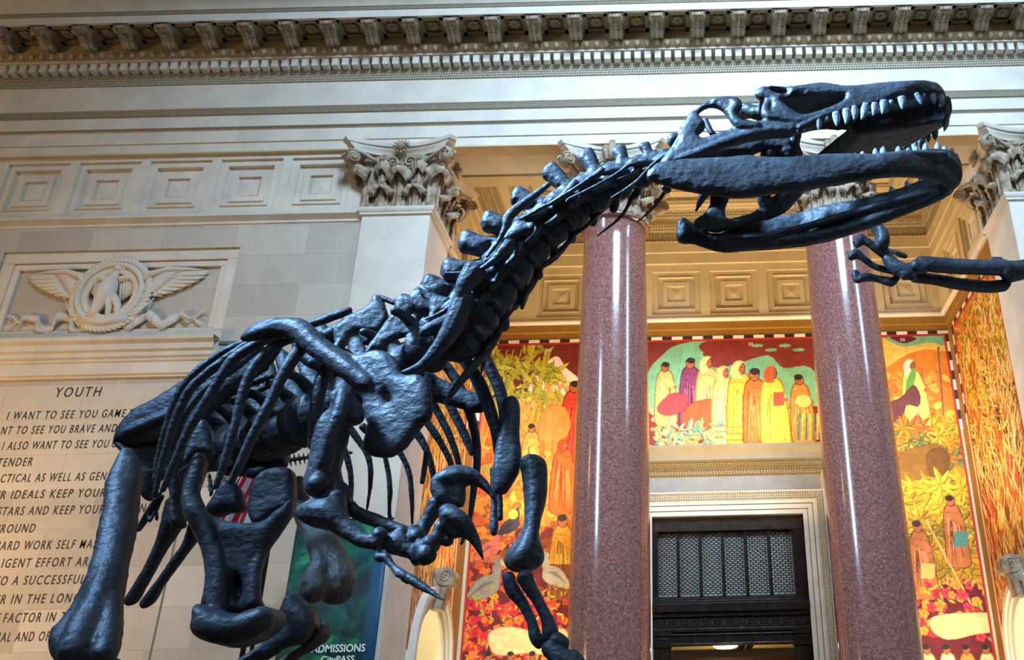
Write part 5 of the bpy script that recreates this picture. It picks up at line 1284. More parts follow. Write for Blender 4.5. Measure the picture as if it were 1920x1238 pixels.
for pts in [[(1262, 282, 5, 2.76), (1225, 308, 4, 2.77), (1190, 343, 3.2, 2.78), (1146, 371, 2.2, 2.8)], [(1186, 305, 5, 2.78), (1150, 330, 4, 2.79), (1100, 357, 3, 2.8), (1065, 374, 2.4, 2.82), (1063, 380, 1.8, 2.82)], [(1130, 320, 8, 2.80), (1105, 336, 5, 2.81), (1070, 358, 3.4, 2.82), (1027, 384, 2.2, 2.84)],
  [(1080, 345, 11, 2.83), (1050, 372, 6, 2.84), (1015, 390, 4, 2.85), (975, 412, 3, 2.87)], [(1205, 342, 5, 2.94), (1190, 362, 5, 2.95), (1165, 405, 3.2, 2.96), (1120, 443, 1.8, 2.98)], [(1252, 352, 4, 2.92), (1226, 388, 3.4, 2.93), (1196, 416, 2.0, 2.95)],
  [(1150, 372, 9, 2.97), (1125, 398, 5, 2.98), (1098, 425, 4, 3.0), (1072, 446, 3, 3.02), (1040, 480, 2.4, 3.04)], [(1098, 402, 10, 3.0), (1085, 425, 6, 3.01), (1060, 462, 4, 3.03), (1012, 503, 3, 3.06)],
  [(1030, 345, 5, 2.86), (958, 402, 10, 2.87), (948, 425, 7, 2.87), (935, 452, 5, 2.88), (912, 483, 3, 2.9)], [(955, 458, 16, 2.9), (935, 480, 10, 2.9), (910, 500, 6, 2.91), (880, 510, 3.4, 2.93), (836, 512, 2.2, 2.95)],
  [(890, 510, 24, 2.94), (872, 535, 18, 2.94), (860, 560, 10, 2.95), (835, 582, 5, 2.97), (797, 600, 2.2, 2.98)], [(870, 560, 22, 2.97), (850, 610, 20, 2.98), (825, 650, 15, 3.0), (790, 685, 9, 3.02), (755, 698, 4, 3.04)]]:
    rib_('neck_rib', pts)
for pts in [[(1076, 425, 4, 3.1), (1060, 458, 7, 3.11), (1038, 486, 5, 3.12), (1012, 505, 4, 3.13), (1000, 520, 3, 3.13)], [(1030, 472, 3, 3.1), (1018, 488, 8, 3.12), (1005, 520, 7, 3.14), (985, 555, 5, 3.15), (965, 578, 5, 3.16)], [(985, 550, 4, 3.12), (978, 580, 4, 3.13), (992, 530, 8, 3.14)],
  [(1000, 515, 6, 3.12), (985, 548, 8, 3.14), (950, 590, 7, 3.15), (925, 640, 9, 3.16), (898, 675, 9, 3.16), (860, 720, 7.5, 3.17), (835, 755, 4, 3.18)], [(958, 575, 5, 3.14), (935, 612, 8, 3.16), (915, 650, 6, 3.18), (905, 690, 3, 3.2), (900, 710, 1.2, 3.2)], [(905, 585, 9, 3.15), (915, 612, 9, 3.16), (930, 612, 9, 3.16), (938, 606, 3, 3.15)]]:
    rib_('neck_rib', pts)

# ---- trunk vertebrae, receding from the shoulders to the hips
tr = [(800, 655, 50, 3.16, 755, 560), (742, 694, 50, 3.26, 708, 560), (690, 726, 50, 3.36, 655, 588), (645, 752, 50, 3.46, 600, 604), (604, 774, 50, 3.56, 560, 632), (566, 793, 50, 3.66, 530, 660), (530, 808, 49, 3.76, 500, 672), (496, 820, 48, 3.86, 470, 690), (464, 830, 46, 3.96, 440, 708), (434, 838, 44, 4.06, 410, 720), (406, 844, 42, 4.16, 380, 735)]
for i, (x, y, r, Y, sx, sy) in enumerate(tr):
    nx, ny, nY = (tr[i+1][0], tr[i+1][1], tr[i+1][3]) if i < len(tr)-1 else (x-28, y+6, Y+.1)
    b = Bone()
    b.limb([(x, y, r, Y), (x+(nx-x)*.22, y+(ny-y)*.22, r*.70, Y+(nY-Y)*.25), (x+(nx-x)*.6, y+(ny-y)*.6, r*.68, Y+(nY-Y)*.6), (x+(nx-x)*.82, y+(ny-y)*.82, r*.98, Y+(nY-Y)*.82)], 18, sub=3)
    b.limb([(x-8, y-r*.5, r*.5, Y), ((x+sx)/2-6, (y-r*.5+sy)/2, 17, Y+.02), (sx, sy+12, 15, Y+.05), (sx-4, sy, 10, Y+.05)], 10, flat=.5)
    b.limb([(x-10, y-r*.6, 16, Y), (x-42, y-r*1.25, 10, Y-.10), (x-62, y-r*1.45, 9, Y-.14)], 9)
    b.limb([(x, y-r*.6, 16, Y), (x+30, y-r*1.0, 10, Y+.12)], 9)
    b.make('trunk_vertebra', SK_, .009, disp=.0035, dscale=.06, smooth=2, m=M['bone'])
# shoulder-top arches (tall processes of the first trunk vertebrae)
b = Bone()
b.plate([(740, 580), (738, 566), (748, 553), (760, 551), (775, 558), (790, 561), (788, 575), (776, 582), (770, 596), (776, 610), (800, 612), (806, 626), (800, 634), (770, 632), (745, 636), (728, 644), (708, 660), (690, 668), (684, 662), (698, 640), (722, 606)], lambda x, y: 3.10, .035, [], step=7, w=10)
b.limb([(735, 612, 9, 3.1), (708, 640, 7, 3.1), (688, 662, 5, 3.08)])
b.make('shoulder_process', SK_, .005, disp=.004, smooth=2)
b = Bone()
b.plate([(636, 606), (660, 590), (690, 572), (700, 554), (712, 556), (722, 575), (728, 600), (715, 620), (690, 622), (668, 622), (655, 632), (648, 650), (636, 652), (628, 640), (626, 620)], lambda x, y: 3.22, .035, [], step=7, w=10)
b.make('shoulder_process', SK_, .005, disp=.004, smooth=2)
b = Bone(); b.plate([(785, 540), (798, 534), (812, 548), (830, 556), (848, 560), (842, 575), (826, 590), (815, 605), (800, 604), (806, 585), (800, 565)], lambda x, y: 3.06, .03, [], step=7, w=9); b.make('shoulder_process', SK_, .005, disp=.003, smooth=2)
for pts in [[(575, 612, 8, 3.35), (620, 595, 9, 3.34), (650, 584, 8, 3.34), (656, 580, 6, 3.34)], [(708, 556, 5, 3.3), (740, 568, 6, 3.3)], [(640, 700, 8, 3.4), (590, 680, 14, 3.45), (560, 660, 12, 3.45)], [(760, 556, 5, 3.3), (800, 566, 6, 3.3)], [(600, 640, 16, 3.42), (660, 610, 14, 3.40), (690, 640, 10, 3.38)]]:
    rib_('spine_process', pts, .006)

# ---- ribs of the near (right) side
near_ribs = [[(640, 640, 10, 3.0), (612, 690, 12, 2.98), (598, 735, 13, 2.98), (590, 790, 12, 3.0), (586, 838, 9, 3.02)],
  [(600, 630, 10, 2.98), (566, 652, 13, 2.95), (535, 695, 12, 2.93), (508, 750, 10, 2.93), (475, 815, 10, 2.94), (450, 870, 9, 2.96), (434, 903, 8, 2.98)],
  [(560, 630, 9, 3.02), (520, 646, 11, 3.0), (478, 688, 11, 2.99), (456, 735, 10, 2.99), (440, 800, 9, 3.0), (420, 870, 8, 3.02), (404, 915, 5, 3.04)],
  [(530, 628, 8, 3.08), (492, 640, 10, 3.05), (440, 672, 11, 3.04), (415, 705, 10, 3.04), (384, 758, 10, 3.05), (352, 810, 9, 3.07), (330, 860, 8, 3.09), (305, 920, 6, 3.12)],
  [(520, 630, 7, 3.14), (470, 645, 9, 3.12), (412, 682, 9, 3.11), (362, 724, 9, 3.12), (338, 765, 9, 3.13), (318, 820, 8, 3.15), (300, 885, 7, 3.18), (290, 930, 5, 3.2)],
  [(500, 632, 7, 3.22), (450, 646, 8, 3.2), (402, 672, 8, 3.2), (360, 706, 8, 3.2), (330, 750, 8, 3.22), (312, 800, 7, 3.24), (298, 850, 6, 3.26), (290, 900, 5, 3.28)],
  [(490, 650, 6, 3.34), (440, 690, 8, 3.33), (400, 718, 7, 3.33), (365, 752, 7, 3.34), (340, 790, 7, 3.36), (322, 840, 6, 3.38)],
  [(500, 690, 6, 3.5), (450, 712, 8, 3.5), (410, 735, 8, 3.5), (380, 765, 7, 3.5), (350, 820, 6, 3.52), (330, 870, 5, 3.54)],
  [(510, 705, 6, 3.62), (460, 724, 8, 3.6), (420, 745, 8, 3.6), (392, 772, 6, 3.62), (375, 820, 5, 3.64)],
  [(500, 725, 6, 3.72), (455, 745, 7, 3.7), (415, 752, 8, 3.7), (388, 775, 6, 3.72)]]
for p in near_ribs: rib_('rib', p, .005)
# ribs of the far (left) side
far_ribs = [[(850, 640, 10, 3.3), (868, 670, 12, 3.34), (895, 712, 13, 3.36), (915, 760, 13, 3.38), (930, 810, 11, 3.40), (935, 860, 8, 3.42)],
  [(885, 625, 12, 3.3), (898, 650, 13, 3.32), (918, 690, 12, 3.33), (938, 735, 12, 3.35), (946, 790, 10, 3.37), (938, 840, 8, 3.4)],
  [(800, 660, 9, 3.4), (840, 690, 10, 3.44), (868, 740, 10, 3.46), (888, 800, 9, 3.48), (895, 860, 8, 3.5), (888, 920, 7, 3.52), (880, 975, 5, 3.54), (865, 1020, 4, 3.55)],
  [(760, 680, 8, 3.5), (805, 705, 10, 3.53), (838, 750, 9, 3.55), (866, 805, 9, 3.58), (886, 850, 7, 3.6)],
  [(790, 720, 8, 3.55), (822, 775, 8, 3.6), (848, 830, 7, 3.62), (862, 880, 6, 3.64), (868, 930, 5, 3.65)],
  [(750, 730, 8, 3.6), (792, 780, 8, 3.65), (826, 830, 7, 3.68), (846, 872, 6, 3.7), (850, 920, 5, 3.7)],
  [(740, 760, 8, 3.7), (780, 810, 8, 3.74), (802, 850, 7, 3.76), (814, 900, 6, 3.78), (820, 960, 4, 3.8)],
  [(700, 780, 8, 3.75), (738, 830, 6, 3.8), (765, 880, 5.5, 3.83), (772, 930, 5, 3.85), (773, 982, 3, 3.86)],
  [(680, 800, 8, 3.85), (715, 840, 5, 3.88), (727, 880, 5, 3.9), (731, 915, 5.5, 3.9), (730, 960, 4, 3.92), (733, 976, 4, 3.92)],
  [(640, 780, 8, 3.9), (668, 820, 7, 3.93), (690, 855, 6, 3.95), (695, 900, 5, 3.96), (687, 964, 2.6, 3.98)],
  [(610, 800, 8, 4.0), (642, 838, 7, 4.02), (656, 880, 6, 4.04), (658, 925, 5, 4.05), (652, 945, 4, 4.05)]]
for p in far_ribs: rib_('rib', p, .006)
for p in [[(925, 880, 7, 3.3), (926, 940, 6, 3.3), (926, 985, 9, 3.3), (926, 1000, 7, 3.3)], [(936, 890, 6, 3.34), (937, 940, 6, 3.34), (937, 972, 7, 3.34)], [(792, 905, 5, 3.5), (800, 850, 6, 3.5)]]:
    rib_('rib', p, .005)
for p in [[(300, 925, 4, 3.4), (280, 955, 5, 3.42), (262, 985, 4, 3.44), (250, 1003, 4, 3.45)], [(305, 930, 4, 3.42), (275, 975, 4, 3.44), (260, 995, 4, 3.45)], [(292, 935, 3.4, 3.4), (278, 960, 3, 3.42), (281, 978, 3, 3.42), (290, 960, 3, 3.42)], [(305, 930, 4, 3.42), (294, 955, 3.5, 3.43), (294, 974, 3.5, 3.43)], [(392, 890, 3.4, 3.5), (396, 920, 4, 3.5), (395, 930, 3, 3.5)]]:
    rib_('belly_rib', p, .0045)

# ---- shoulder blade and coracoid, near side
b = Bone()
b.plate([(452, 638), (458, 625), (475, 610), (500, 600), (522, 597), (542, 598), (566, 598), (580, 606), (600, 625), (625, 645), (650, 660), (672, 665), (695, 659), (718, 658), (735, 666), (745, 682), (751, 700), (765, 704), (785, 703), (800, 712), (808, 735), (811, 765), (806, 787), (794, 796), (775, 822), (757, 843), (732, 857), (706, 858), (688, 850), (682, 832), (690, 805), (688, 788), (680, 770), (683, 752), (672, 738), (655, 722), (632, 700), (612, 682), (594, 660), (572, 648), (556, 642), (545, 634), (520, 632), (495, 637), (470, 640)],
  lambda x, y: 2.98-.16*(x-450)/350, .055, [[(723, 741), (730, 738), (736, 744), (735, 752), (729, 755), (723, 750)]], step=9, w=30, edge=.30)
b.limb([(470, 628, 10, 2.96), (520, 614, 16, 2.94), (560, 620, 22, 2.92), (600, 655, 21, 2.9), (650, 690, 20, 2.87), (690, 720, 16, 2.85)])
b.make('shoulder_blade', SK_, .0055, disp=.003, dscale=.07, smooth=3)
# ---- near arm
b = Bone()
b.plate([(618, 745), (630, 733), (648, 722), (662, 728), (664, 742), (672, 752), (680, 768), (680, 786), (668, 796), (656, 800), (650, 830), (642, 860), (638, 880), (642, 905), (655, 925), (660, 940), (652, 948), (630, 940), (612, 932), (590, 934), (576, 926), (571, 905), (578, 880), (584, 850), (590, 815), (602, 785), (620, 765)], lambda x, y: 2.78+.0002*(y-730), .085, [], step=8, w=28, edge=.35)
b.limb([(645, 740, 15, 2.75), (640, 770, 16, 2.74), (622, 810, 16, 2.74), (608, 860, 17, 2.76), (598, 900, 20, 2.78)]); b.limb([(595, 905, 22, 2.76), (600, 915, 20, 2.76)]); b.limb([(640, 915, 12, 2.82), (652, 930, 12, 2.82)])
b.make('upper_arm_bone', SK_, .0055, disp=.0025, smooth=3)
b = Bone()
b.plate([(556, 958), (566, 948), (580, 940), (600, 928), (615, 918), (632, 918), (645, 926), (648, 950), (655, 975), (672, 990), (690, 1003), (706, 1006), (718, 1008), (722, 1020), (712, 1032), (690, 1030), (665, 1022), (640, 1008), (615, 996), (590, 990), (572, 982), (560, 972)], lambda x, y: 2.80-.0003*(x-560), .07, [], step=8, w=20, edge=.4)
b.limb([(572, 963, 16, 2.78), (610, 960, 26, 2.76), (640, 985, 20, 2.76), (675, 1010, 15, 2.75), (708, 1018, 13, 2.74)]); b.knob(712, 1003, 15, 2.74)
b.make('ulna', SK_, .0055, disp=.0025, smooth=3)
b = Bone(); b.limb([(648, 948, 16, 2.86), (670, 962, 13, 2.85), (700, 975, 13, 2.84), (735, 988, 12, 2.83), (758, 998, 13, 2.82)]); b.make('radius', SK_, .005, disp=.004, smooth=2)
hand = Bone()
hand.plate([(708, 1022), (722, 1008), (740, 996), (755, 986), (762, 990), (768, 1005), (772, 1022), (784, 1020), (800, 1010), (815, 1002), (828, 1000), (826, 1020), (820, 1032), (808, 1046), (795, 1062), (786, 1058), (776, 1062), (766, 1048), (750, 1044), (730, 1036)], lambda x, y: 2.78, .055, [], step=7, w=14, edge=.4)
hand.limb([(772, 1000, 18, 2.8), (784, 1004, 14, 2.8), (796, 985, 14, 2.82), (808, 965, 15, 2.82), (820, 945, 19, 2.82)]); hand.knob(780, 1006, 17, 2.78); hand.knob(742, 1020, 22, 2.77, 1, .7, 1); hand.knob(800, 1040, 20, 2.75); hand.knob(806, 1020, 17, 2.75); hand.knob(838, 1012, 14, 2.77)
hand.limb([(790, 1030, 20, 2.76), (810, 1018, 13, 2.76), (822, 1002, 12, 2.76), (826, 985, 13, 2.76), (835, 1000, 14, 2.77), (842, 1010, 12, 2.77)])
hand_o = hand.make('hand', SK_, .005, disp=.0025, dscale=.04, smooth=2)
c = Bone(); c.plate([(806, 915), (812, 897), (828, 882), (848, 873), (872, 873), (895, 884), (915, 904), (928, 928), (934, 945), (924, 938), (908, 920), (890, 912), (874, 912), (873, 932), (868, 950), (850, 953), (834, 950), (820, 940), (810, 930)], lambda x, y: 2.81, .05, [], step=6, w=18, edge=.2)
c.limb([(830, 932, 15, 2.79), (822, 905, 16, 2.79), (850, 893, 17, 2.79), (885, 893, 13, 2.8), (910, 913, 8, 2.81), (928, 936, 2.5, 2.82)]); c.make('claw', hand_o, .0042, disp=.002, smooth=3)
c = Bone(); c.plate([(822, 960), (826, 950), (838, 945), (852, 947), (870, 960), (885, 978), (897, 1002), (905, 1030), (907, 1053), (896, 1038), (882, 1018), (866, 1008), (850, 1010), (836, 1003), (828, 985)], lambda x, y: 2.75, .05, [], step=6, w=18, edge=.2)
c.limb([(840, 985, 14, 2.74), (840, 965, 16, 2.73), (862, 975, 17, 2.73), (882, 998, 12, 2.74), (896, 1025, 7, 2.75), (905, 1046, 2, 2.76)]); c.make('claw', hand_o, .0042, disp=.002, smooth=3)
b = Bone(); b.limb([(708, 1024, 5, 2.74), (710, 1045, 9, 2.74), (722, 1045, 9, 2.73), (735, 1060, 6.5, 2.72), (747, 1072, 9, 2.71), (758, 1080, 9, 2.7), (768, 1086, 8, 2.7)])
for q in ((745, 1078), (757, 1088), (764, 1092)): b.knob(q[0], q[1], 5, 2.7)
f_ = b.make('finger', hand_o, .004, disp=.003, smooth=1)
c = Bone(); c.limb([(766, 1084, 9, 2.69), (782, 1094, 9, 2.68), (802, 1106, 7, 2.67), (818, 1117, 4.5, 2.66), (832, 1126, 1.4, 2.65)]); c.make('claw', hand_o, .004, disp=.002, smooth=1)

# ---- far shoulder and arm
b = Bone(); b.plate([(940, 760), (948, 748), (962, 744), (972, 752), (975, 775), (974, 810), (977, 850), (974, 880), (962, 905), (948, 925), (932, 928), (922, 915), (923, 885), (928, 850), (934, 820), (944, 790)], lambda x, y: 3.22, .06, [], step=7, w=16); b.make('shoulder_blade', SK_, .006, smooth=3)
b = Bone(); b.plate([(800, 700), (830, 712), (870, 730), (905, 742), (912, 760), (900, 775), (860, 766), (820, 755), (800, 760), (790, 730)], lambda x, y: 3.42, .05, [], step=8, w=14); b.make('coracoid', SK_, .006, smooth=3)
b = Bone(); b.plate([(974, 866), (985, 856), (1000, 853), (1018, 860), (1025, 872), (1026, 905), (1023, 940), (1014, 975), (1010, 1005), (1018, 1030), (1020, 1050), (1008, 1064), (990, 1072), (965, 1073), (948, 1062), (946, 1046), (955, 1030), (972, 1010), (982, 985), (984, 955), (982, 920), (978, 890)], lambda x, y: 3.20, .075, [], step=8, w=20, edge=.4)
b.limb([(1000, 870, 18, 3.18), (1004, 930, 16, 3.18), (998, 990, 14, 3.18), (985, 1035, 20, 3.17), (970, 1052, 18, 3.16)]); b.limb([(1005, 1045, 14, 3.18), (985, 1055, 20, 3.18)])
b.make('upper_arm_bone', SK_, .006, disp=.0025, smooth=3)
b = Bone(); b.limb([(985, 1082, 17, 3.12), (992, 1098, 14, 3.12), (1010, 1130, 11, 3.12), (1025, 1160, 12, 3.12), (1032, 1185, 16, 3.12), (1028, 1195, 15, 3.12)]); b.make('radius', SK_, .0055, smooth=2)
b = Bone(); b.limb([(953, 1082, 13, 3.16), (960, 1105, 14, 3.16), (982, 1135, 11, 3.16), (996, 1165, 10, 3.16), (1004, 1195, 13, 3.16), (1012, 1208, 11, 3.16)]); b.make('ulna', SK_, .0055, smooth=2)
b = Bone(); b.limb([(1042, 1200, 16, 3.1), (1058, 1208, 14, 3.1)]); b.limb([(1028, 1215, 16, 3.1), (1048, 1230, 20, 3.1), (1070, 1245, 16, 3.1)]); b.limb([(1075, 1225, 9, 3.1), (1090, 1240, 8, 3.1), (1100, 1262, 8, 3.1)]); h2 = b.make('hand', SK_, .0055, disp=.0025, dscale=.04, smooth=2)
for k in range(3):
    c = Bone(); x = 1055+k*22; c.limb([(x, 1262, 9, 3.08), (x+14, 1285, 8, 3.06), (x+16, 1315, 4, 3.04), (x+8, 1335, 1.4, 3.03)]); c.make('claw', h2, .005, disp=0, smooth=1)

# ---- hip bones
b = Bone()
b.plate([(214, 832), (216, 815), (226, 795), (242, 775), (262, 762), (290, 748), (330, 722), (370, 700), (420, 672), (470, 648), (510, 640), (530, 650), (500, 690), (460, 720), (420, 745), (395, 770), (385, 790), (370, 815), (345, 830), (310, 828), (280, 830), (250, 836), (230, 832)], lambda x, y: 3.50-.0002*(x-220), .06, [], step=10, w=30, edge=.25)
b.limb([(235, 815, 12, 3.47), (290, 790, 12, 3.45), (340, 770, 12, 3.45)])
b.make('ilium', SK_, .007, disp=.004, dscale=.07, smooth=2)
b = Bone(); b.plate([(232, 838), (245, 825), (270, 820), (300, 822), (330, 830), (350, 850), (345, 900), (340, 950), (348, 985), (330, 992), (318, 975), (322, 940), (312, 900), (295, 905), (280, 940), (262, 920), (258, 880), (240, 860)], lambda x, y: 3.55, .09, [], step=9, w=20)
b.limb([(214, 828, 4, 3.5), (228, 838, 7, 3.5), (240, 850, 9, 3.5)])
b.make('hip_socket', SK_, .007, disp=.0035, smooth=2)
b = Bone(); b.plate([(345, 862), (352, 838), (362, 812), (372, 792), (386, 788), (392, 805), (398, 830), (402, 850), (390, 852), (375, 850), (362, 862), (350, 872)], lambda x, y: 3.35, .05, [], step=7, w=14); b.make('sacral_rib', SK_, .006, disp=.003, smooth=2)
# pubis pair with its boot
b = Bone()
b.plate([(335, 892), (345, 878), (358, 872), (366, 856), (376, 850), (388, 862), (386, 885), (378, 905), (372, 925), (376, 945), (390, 962), (412, 974), (445, 981), (480, 981), (502, 974), (516, 960), (532, 950), (548, 935), (550, 950), (545, 968), (530, 990), (512, 1015), (498, 1045), (489, 1075), (487, 1105), (490, 1130), (498, 1140), (480, 1150), (450, 1152), (420, 1150), (398, 1142), (380, 1142), (382, 1118), (387, 1090), (385, 1055), (376, 1025), (362, 995), (348, 965), (341, 940), (345, 915)], lambda x, y: 3.22+.0001*(y-850), .075, [[(446, 1082), (454, 1090), (457, 1104), (455, 1118), (448, 1124), (441, 1119), (438, 1104), (440, 1089)]], step=9, w=26, edge=.4)
b.limb([(372, 868, 13, 3.2), (366, 895, 14, 3.2), (358, 925, 16, 3.2), (366, 960, 19, 3.2), (388, 1000, 18, 3.2), (405, 1050, 16, 3.2), (410, 1100, 17, 3.2), (405, 1140, 20, 3.2)])
b.limb([(545, 952, 13, 3.26), (520, 985, 16, 3.24), (492, 1030, 13, 3.23), (478, 1080, 12, 3.22), (476, 1130, 14, 3.22)])
b.plate([(425, 1070), (470, 1070), (472, 1135), (424, 1135)], lambda x, y: 3.30, .04, [], step=9, w=12)
b.plate([(378, 1140), (400, 1138), (430, 1150), (457, 1156), (480, 1147), (505, 1140), (520, 1145), (525, 1160), (515, 1180), (495, 1195), (465, 1206), (435, 1212), (405, 1208), (385, 1200), (373, 1185), (374, 1165)], lambda x, y: 3.14, .20, [], step=9, w=34, edge=.55)
b.make('pubis', SK_, .0065, disp=.003, dscale=.08, smooth=4)
b = Bone(); b.plate([(468, 948), (472, 920), (484, 897), (500, 884), (524, 879), (546, 881), (552, 893), (554, 925), (552, 948), (540, 960), (515, 968), (498, 984), (484, 986), (474, 978), (468, 964)], lambda x, y: 3.30, .08, [], step=8, w=16, edge=.55); b.make('pubis_plate', SK_, .0065, disp=.003, smooth=3)
b = Bone(); b.plate([(388, 958), (398, 940), (412, 915), (424, 902), (440, 904), (450, 918), (458, 935), (460, 952), (448, 962), (430, 962), (412, 970), (398, 968)], lambda x, y: 3.75, .10, [], step=8, w=20, edge=.4); b.limb([(430, 868, 26, 4.0), (480, 872, 22, 4.0), (530, 862, 16, 4.0)]); b.limb([(470, 886, 12, 3.95), (500, 883, 16, 3.95), (530, 868, 12, 3.95)]); b.make('hip_bone', SK_, .008, disp=.0035, smooth=3)
# ischium pair
b = Bone(); b.limb([(335, 945, 24, 3.85), (322, 985, 20, 3.85), (305, 1020, 14, 3.86), (285, 1060, 12, 3.87), (265, 1095, 12, 3.88), (250, 1120, 13, 3.9), (240, 1128, 10, 3.9)]); b.make('ischium', SK_, .007, smooth=2)
b = Bone(); b.limb([(372, 985, 18, 3.95), (350, 1025, 11, 3.96), (325, 1060, 10, 3.97), (300, 1095, 10, 3.98), (282, 1122, 12, 4.0), (270, 1134, 9, 4.0)]); b.make('ischium', SK_, .007, smooth=2)

# ---- legs
b = Bone()
b.plate([(228, 858), (240, 847), (252, 850), (262, 866), (264, 885), (260, 910), (258, 940), (254, 975), (247, 1010), (240, 1045), (233, 1085), (228, 1120), (228, 1160), (222, 1195), (214, 1220), (208, 1246), (170, 1262), (130, 1262), (104, 1240), (96, 1215), (106, 1188), (130, 1162), (150, 1130), (168, 1085), (182, 1035), (190, 990), (197, 955), (200, 925), (208, 900), (218, 880)], lambda x, y: 2.85-.0009*(y-850), .12, [], step=10, w=36, edge=.35)
b.limb([(244, 866, 15, 2.8), (240, 900, 19, 2.78), (228, 950, 24, 2.74), (218, 1010, 24, 2.68), (205, 1070, 25, 2.62), (185, 1130, 30, 2.55), (160, 1185, 34, 2.5), (140, 1225, 32, 2.46)])
b.limb([(212, 1120, 14, 2.55), (205, 1180, 20, 2.5), (195, 1228, 24, 2.46)]); b.limb([(122, 1180, 12, 2.6), (108, 1205, 14, 2.58)])
b.make('thigh_bone', SK_, .0065, disp=.003, dscale=.08, smooth=4)
b = Bone(); b.limb([(165, 1262, 46, 2.52), (165, 1300, 34, 2.62), (170, 1380, 26, 2.9), (178, 1450, 24, 3.1), (185, 1500, 30, 3.2)]); b.make('shin_bone', SK_, .009, smooth=2)
b = Bone(); b.limb([(210, 1255, 22, 2.6), (205, 1320, 12, 2.75), (205, 1420, 10, 3.0), (205, 1495, 14, 3.2)]); b.make('fibula', SK_, .008, smooth=2)
b = Bone()
b.limb([(562, 902, 12, 4.0), (560, 930, 18, 3.98), (572, 965, 21, 3.93), (592, 995, 24, 3.88), (610, 1025, 28, 3.82), (624, 1060, 32, 3.78), (630, 1092, 36, 3.75), (632, 1106, 34, 3.74)])
b.limb([(556, 950, 14, 3.9), (575, 985, 14, 3.85), (590, 1020, 16, 3.8), (600, 1060, 18, 3.72), (590, 1090, 26, 3.68), (588, 1108, 26, 3.66), (575, 1108, 18, 3.66)])
b.make('thigh_bone', SK_, .0075, disp=.004, dscale=.08, smooth=3, m=M['bone_pale'])
b = Bone()
b.plate([(540, 1120), (552, 1112), (568, 1122), (585, 1140), (594, 1160), (598, 1180), (588, 1196), (565, 1208), (535, 1212), (510, 1222), (480, 1240), (450, 1260), (430, 1255), (455, 1235), (490, 1212), (515, 1185), (526, 1150)], lambda x, y: 3.50, .12, [], step=9, w=26, edge=.4)
b.limb([(560, 1150, 24, 3.45), (565, 1180, 26, 3.45), (530, 1200, 18, 3.47), (480, 1235, 17, 3.5), (430, 1275, 18, 3.55), (380, 1330, 22, 3.6)])
b.make('shin_bone', SK_, .0075, disp=.003, smooth=3)
b = Bone(); b.limb([(608, 1172, 9, 3.5), (608, 1190, 13, 3.5), (590, 1205, 12, 3.52), (565, 1222, 10, 3.55), (530, 1245, 10, 3.6), (470, 1290, 10, 3.68), (400, 1335, 12, 3.75)]); b.make('fibula', SK_, .007, disp=.003, smooth=2, m=M['bone_pale'])
b = Bone(); b.limb([(630, 1106, 30, 3.70), (640, 1108, 28, 3.70)]); b.limb([(625, 1060, 10, 3.62), (628, 1085, 8, 3.62)])
# feet resting on the plinth (below the picture)
ZP = ZF+.5
def foot(x, y, zank):
    b = Bone(); mb = b.mb
    for dx, dy, L in ((-.16, -.30, .0), (0, -.38, 0), (.17, -.30, 0)):
        mb.tube([Vector((x, y, zank)), Vector((x+dx*.5, y-.12, (zank+ZP)*.5)), Vector((x+dx*1.1, y+dy*.9, ZP+.07)), Vector((x+dx*1.5, y+dy*1.5, ZP+.06)), Vector((x+dx*1.8, y+dy*2.0, ZP+.02))], [.05, .035, .045, .035, .008], 10)
    mb.tube([Vector((x, y, zank+.02)), Vector((x, y+.05, zank-.05))], [.09, .07], 10)
    return b.make('foot', SK_, .012, disp=.004, smooth=2)
for (px, py, Y) in ((185, 1500, 3.2), (385, 1330, 3.6)):
    p = at(px, py, Y)
    if Y > 3.5:
        b = Bone(); b.mb.tube([p, Vector((p.x-.05, p.y+.25, (p.z+ZP)*.5-.0)), Vector((p.x, p.y+.1, ZP+.42))], [.06, .045, .055], 12); b.make('shin_bone', SK_, .012, smooth=2); p = Vector((p.x, p.y+.1, ZP+.42))
    foot(p.x, p.y, p.z)
t = thing('plinth', 'low wooden plinth carrying the dinosaur skeleton, below the picture', 'plinth', (-1.0, 3.4, ZF))
obj('platform', MB().box(-3.4, 1.2, 2.2, 5.6, ZF, ZP).m(), M['plinth'], t, bevel=.02)

# ------------------------------------------------------------------ forelimb of the long-necked skeleton, reaching in from the right
FL = thing('dinosaur_forelimb', 'dark forelimb of another skeleton with a hooked thumb claw, reaching in at the right edge', 'skeleton', tuple(at(2050, 470, 5.0)))
Yq = 4.8
def L_(pts): return [(x, y, r, Yq+d) for x, y, r, d in pts]
b = Bone(); b.limb(L_([(1725, 492, 13, 0), (1745, 496, 15, 0), (1800, 500, 15, 0), (1850, 502, 15, 0), (1880, 502, 17, 0), (1888, 510, 15, 0)]), 14); b.limb(L_([(1715, 498, 12, -.02), (1735, 503, 10, -.02)])); b.limb(L_([(1860, 488, 7, .02), (1876, 488, 7, .02)])); b.make('radius', FL, .009, disp=.0035, smooth=2)
b = Bone(); b.limb(L_([(1715, 520, 11, .1), (1750, 524, 11, .1), (1800, 533, 12, .1), (1850, 538, 12, .1), (1878, 536, 12, .1), (1888, 530, 10, .1)]), 14); b.make('ulna', FL, .009, disp=.0035, smooth=2)
b = Bone(); b.limb(L_([(1892, 510, 22, .05), (1915, 506, 19, .05), (1960, 492, 17, .05), (2050, 470, 20, .05), (2150, 440, 30, .05)]), 14); b.make('upper_arm_bone', FL, .012, disp=.0035, smooth=2)
b = Bone(); b.limb(L_([(2150, 438, 24, .05), (2180, 470, 26, .05), (2260, 560, 22, .1), (2340, 660, 30, .15)]), 14, flat=.5); b.make('shoulder_blade', FL, .014, disp=.004, smooth=2)
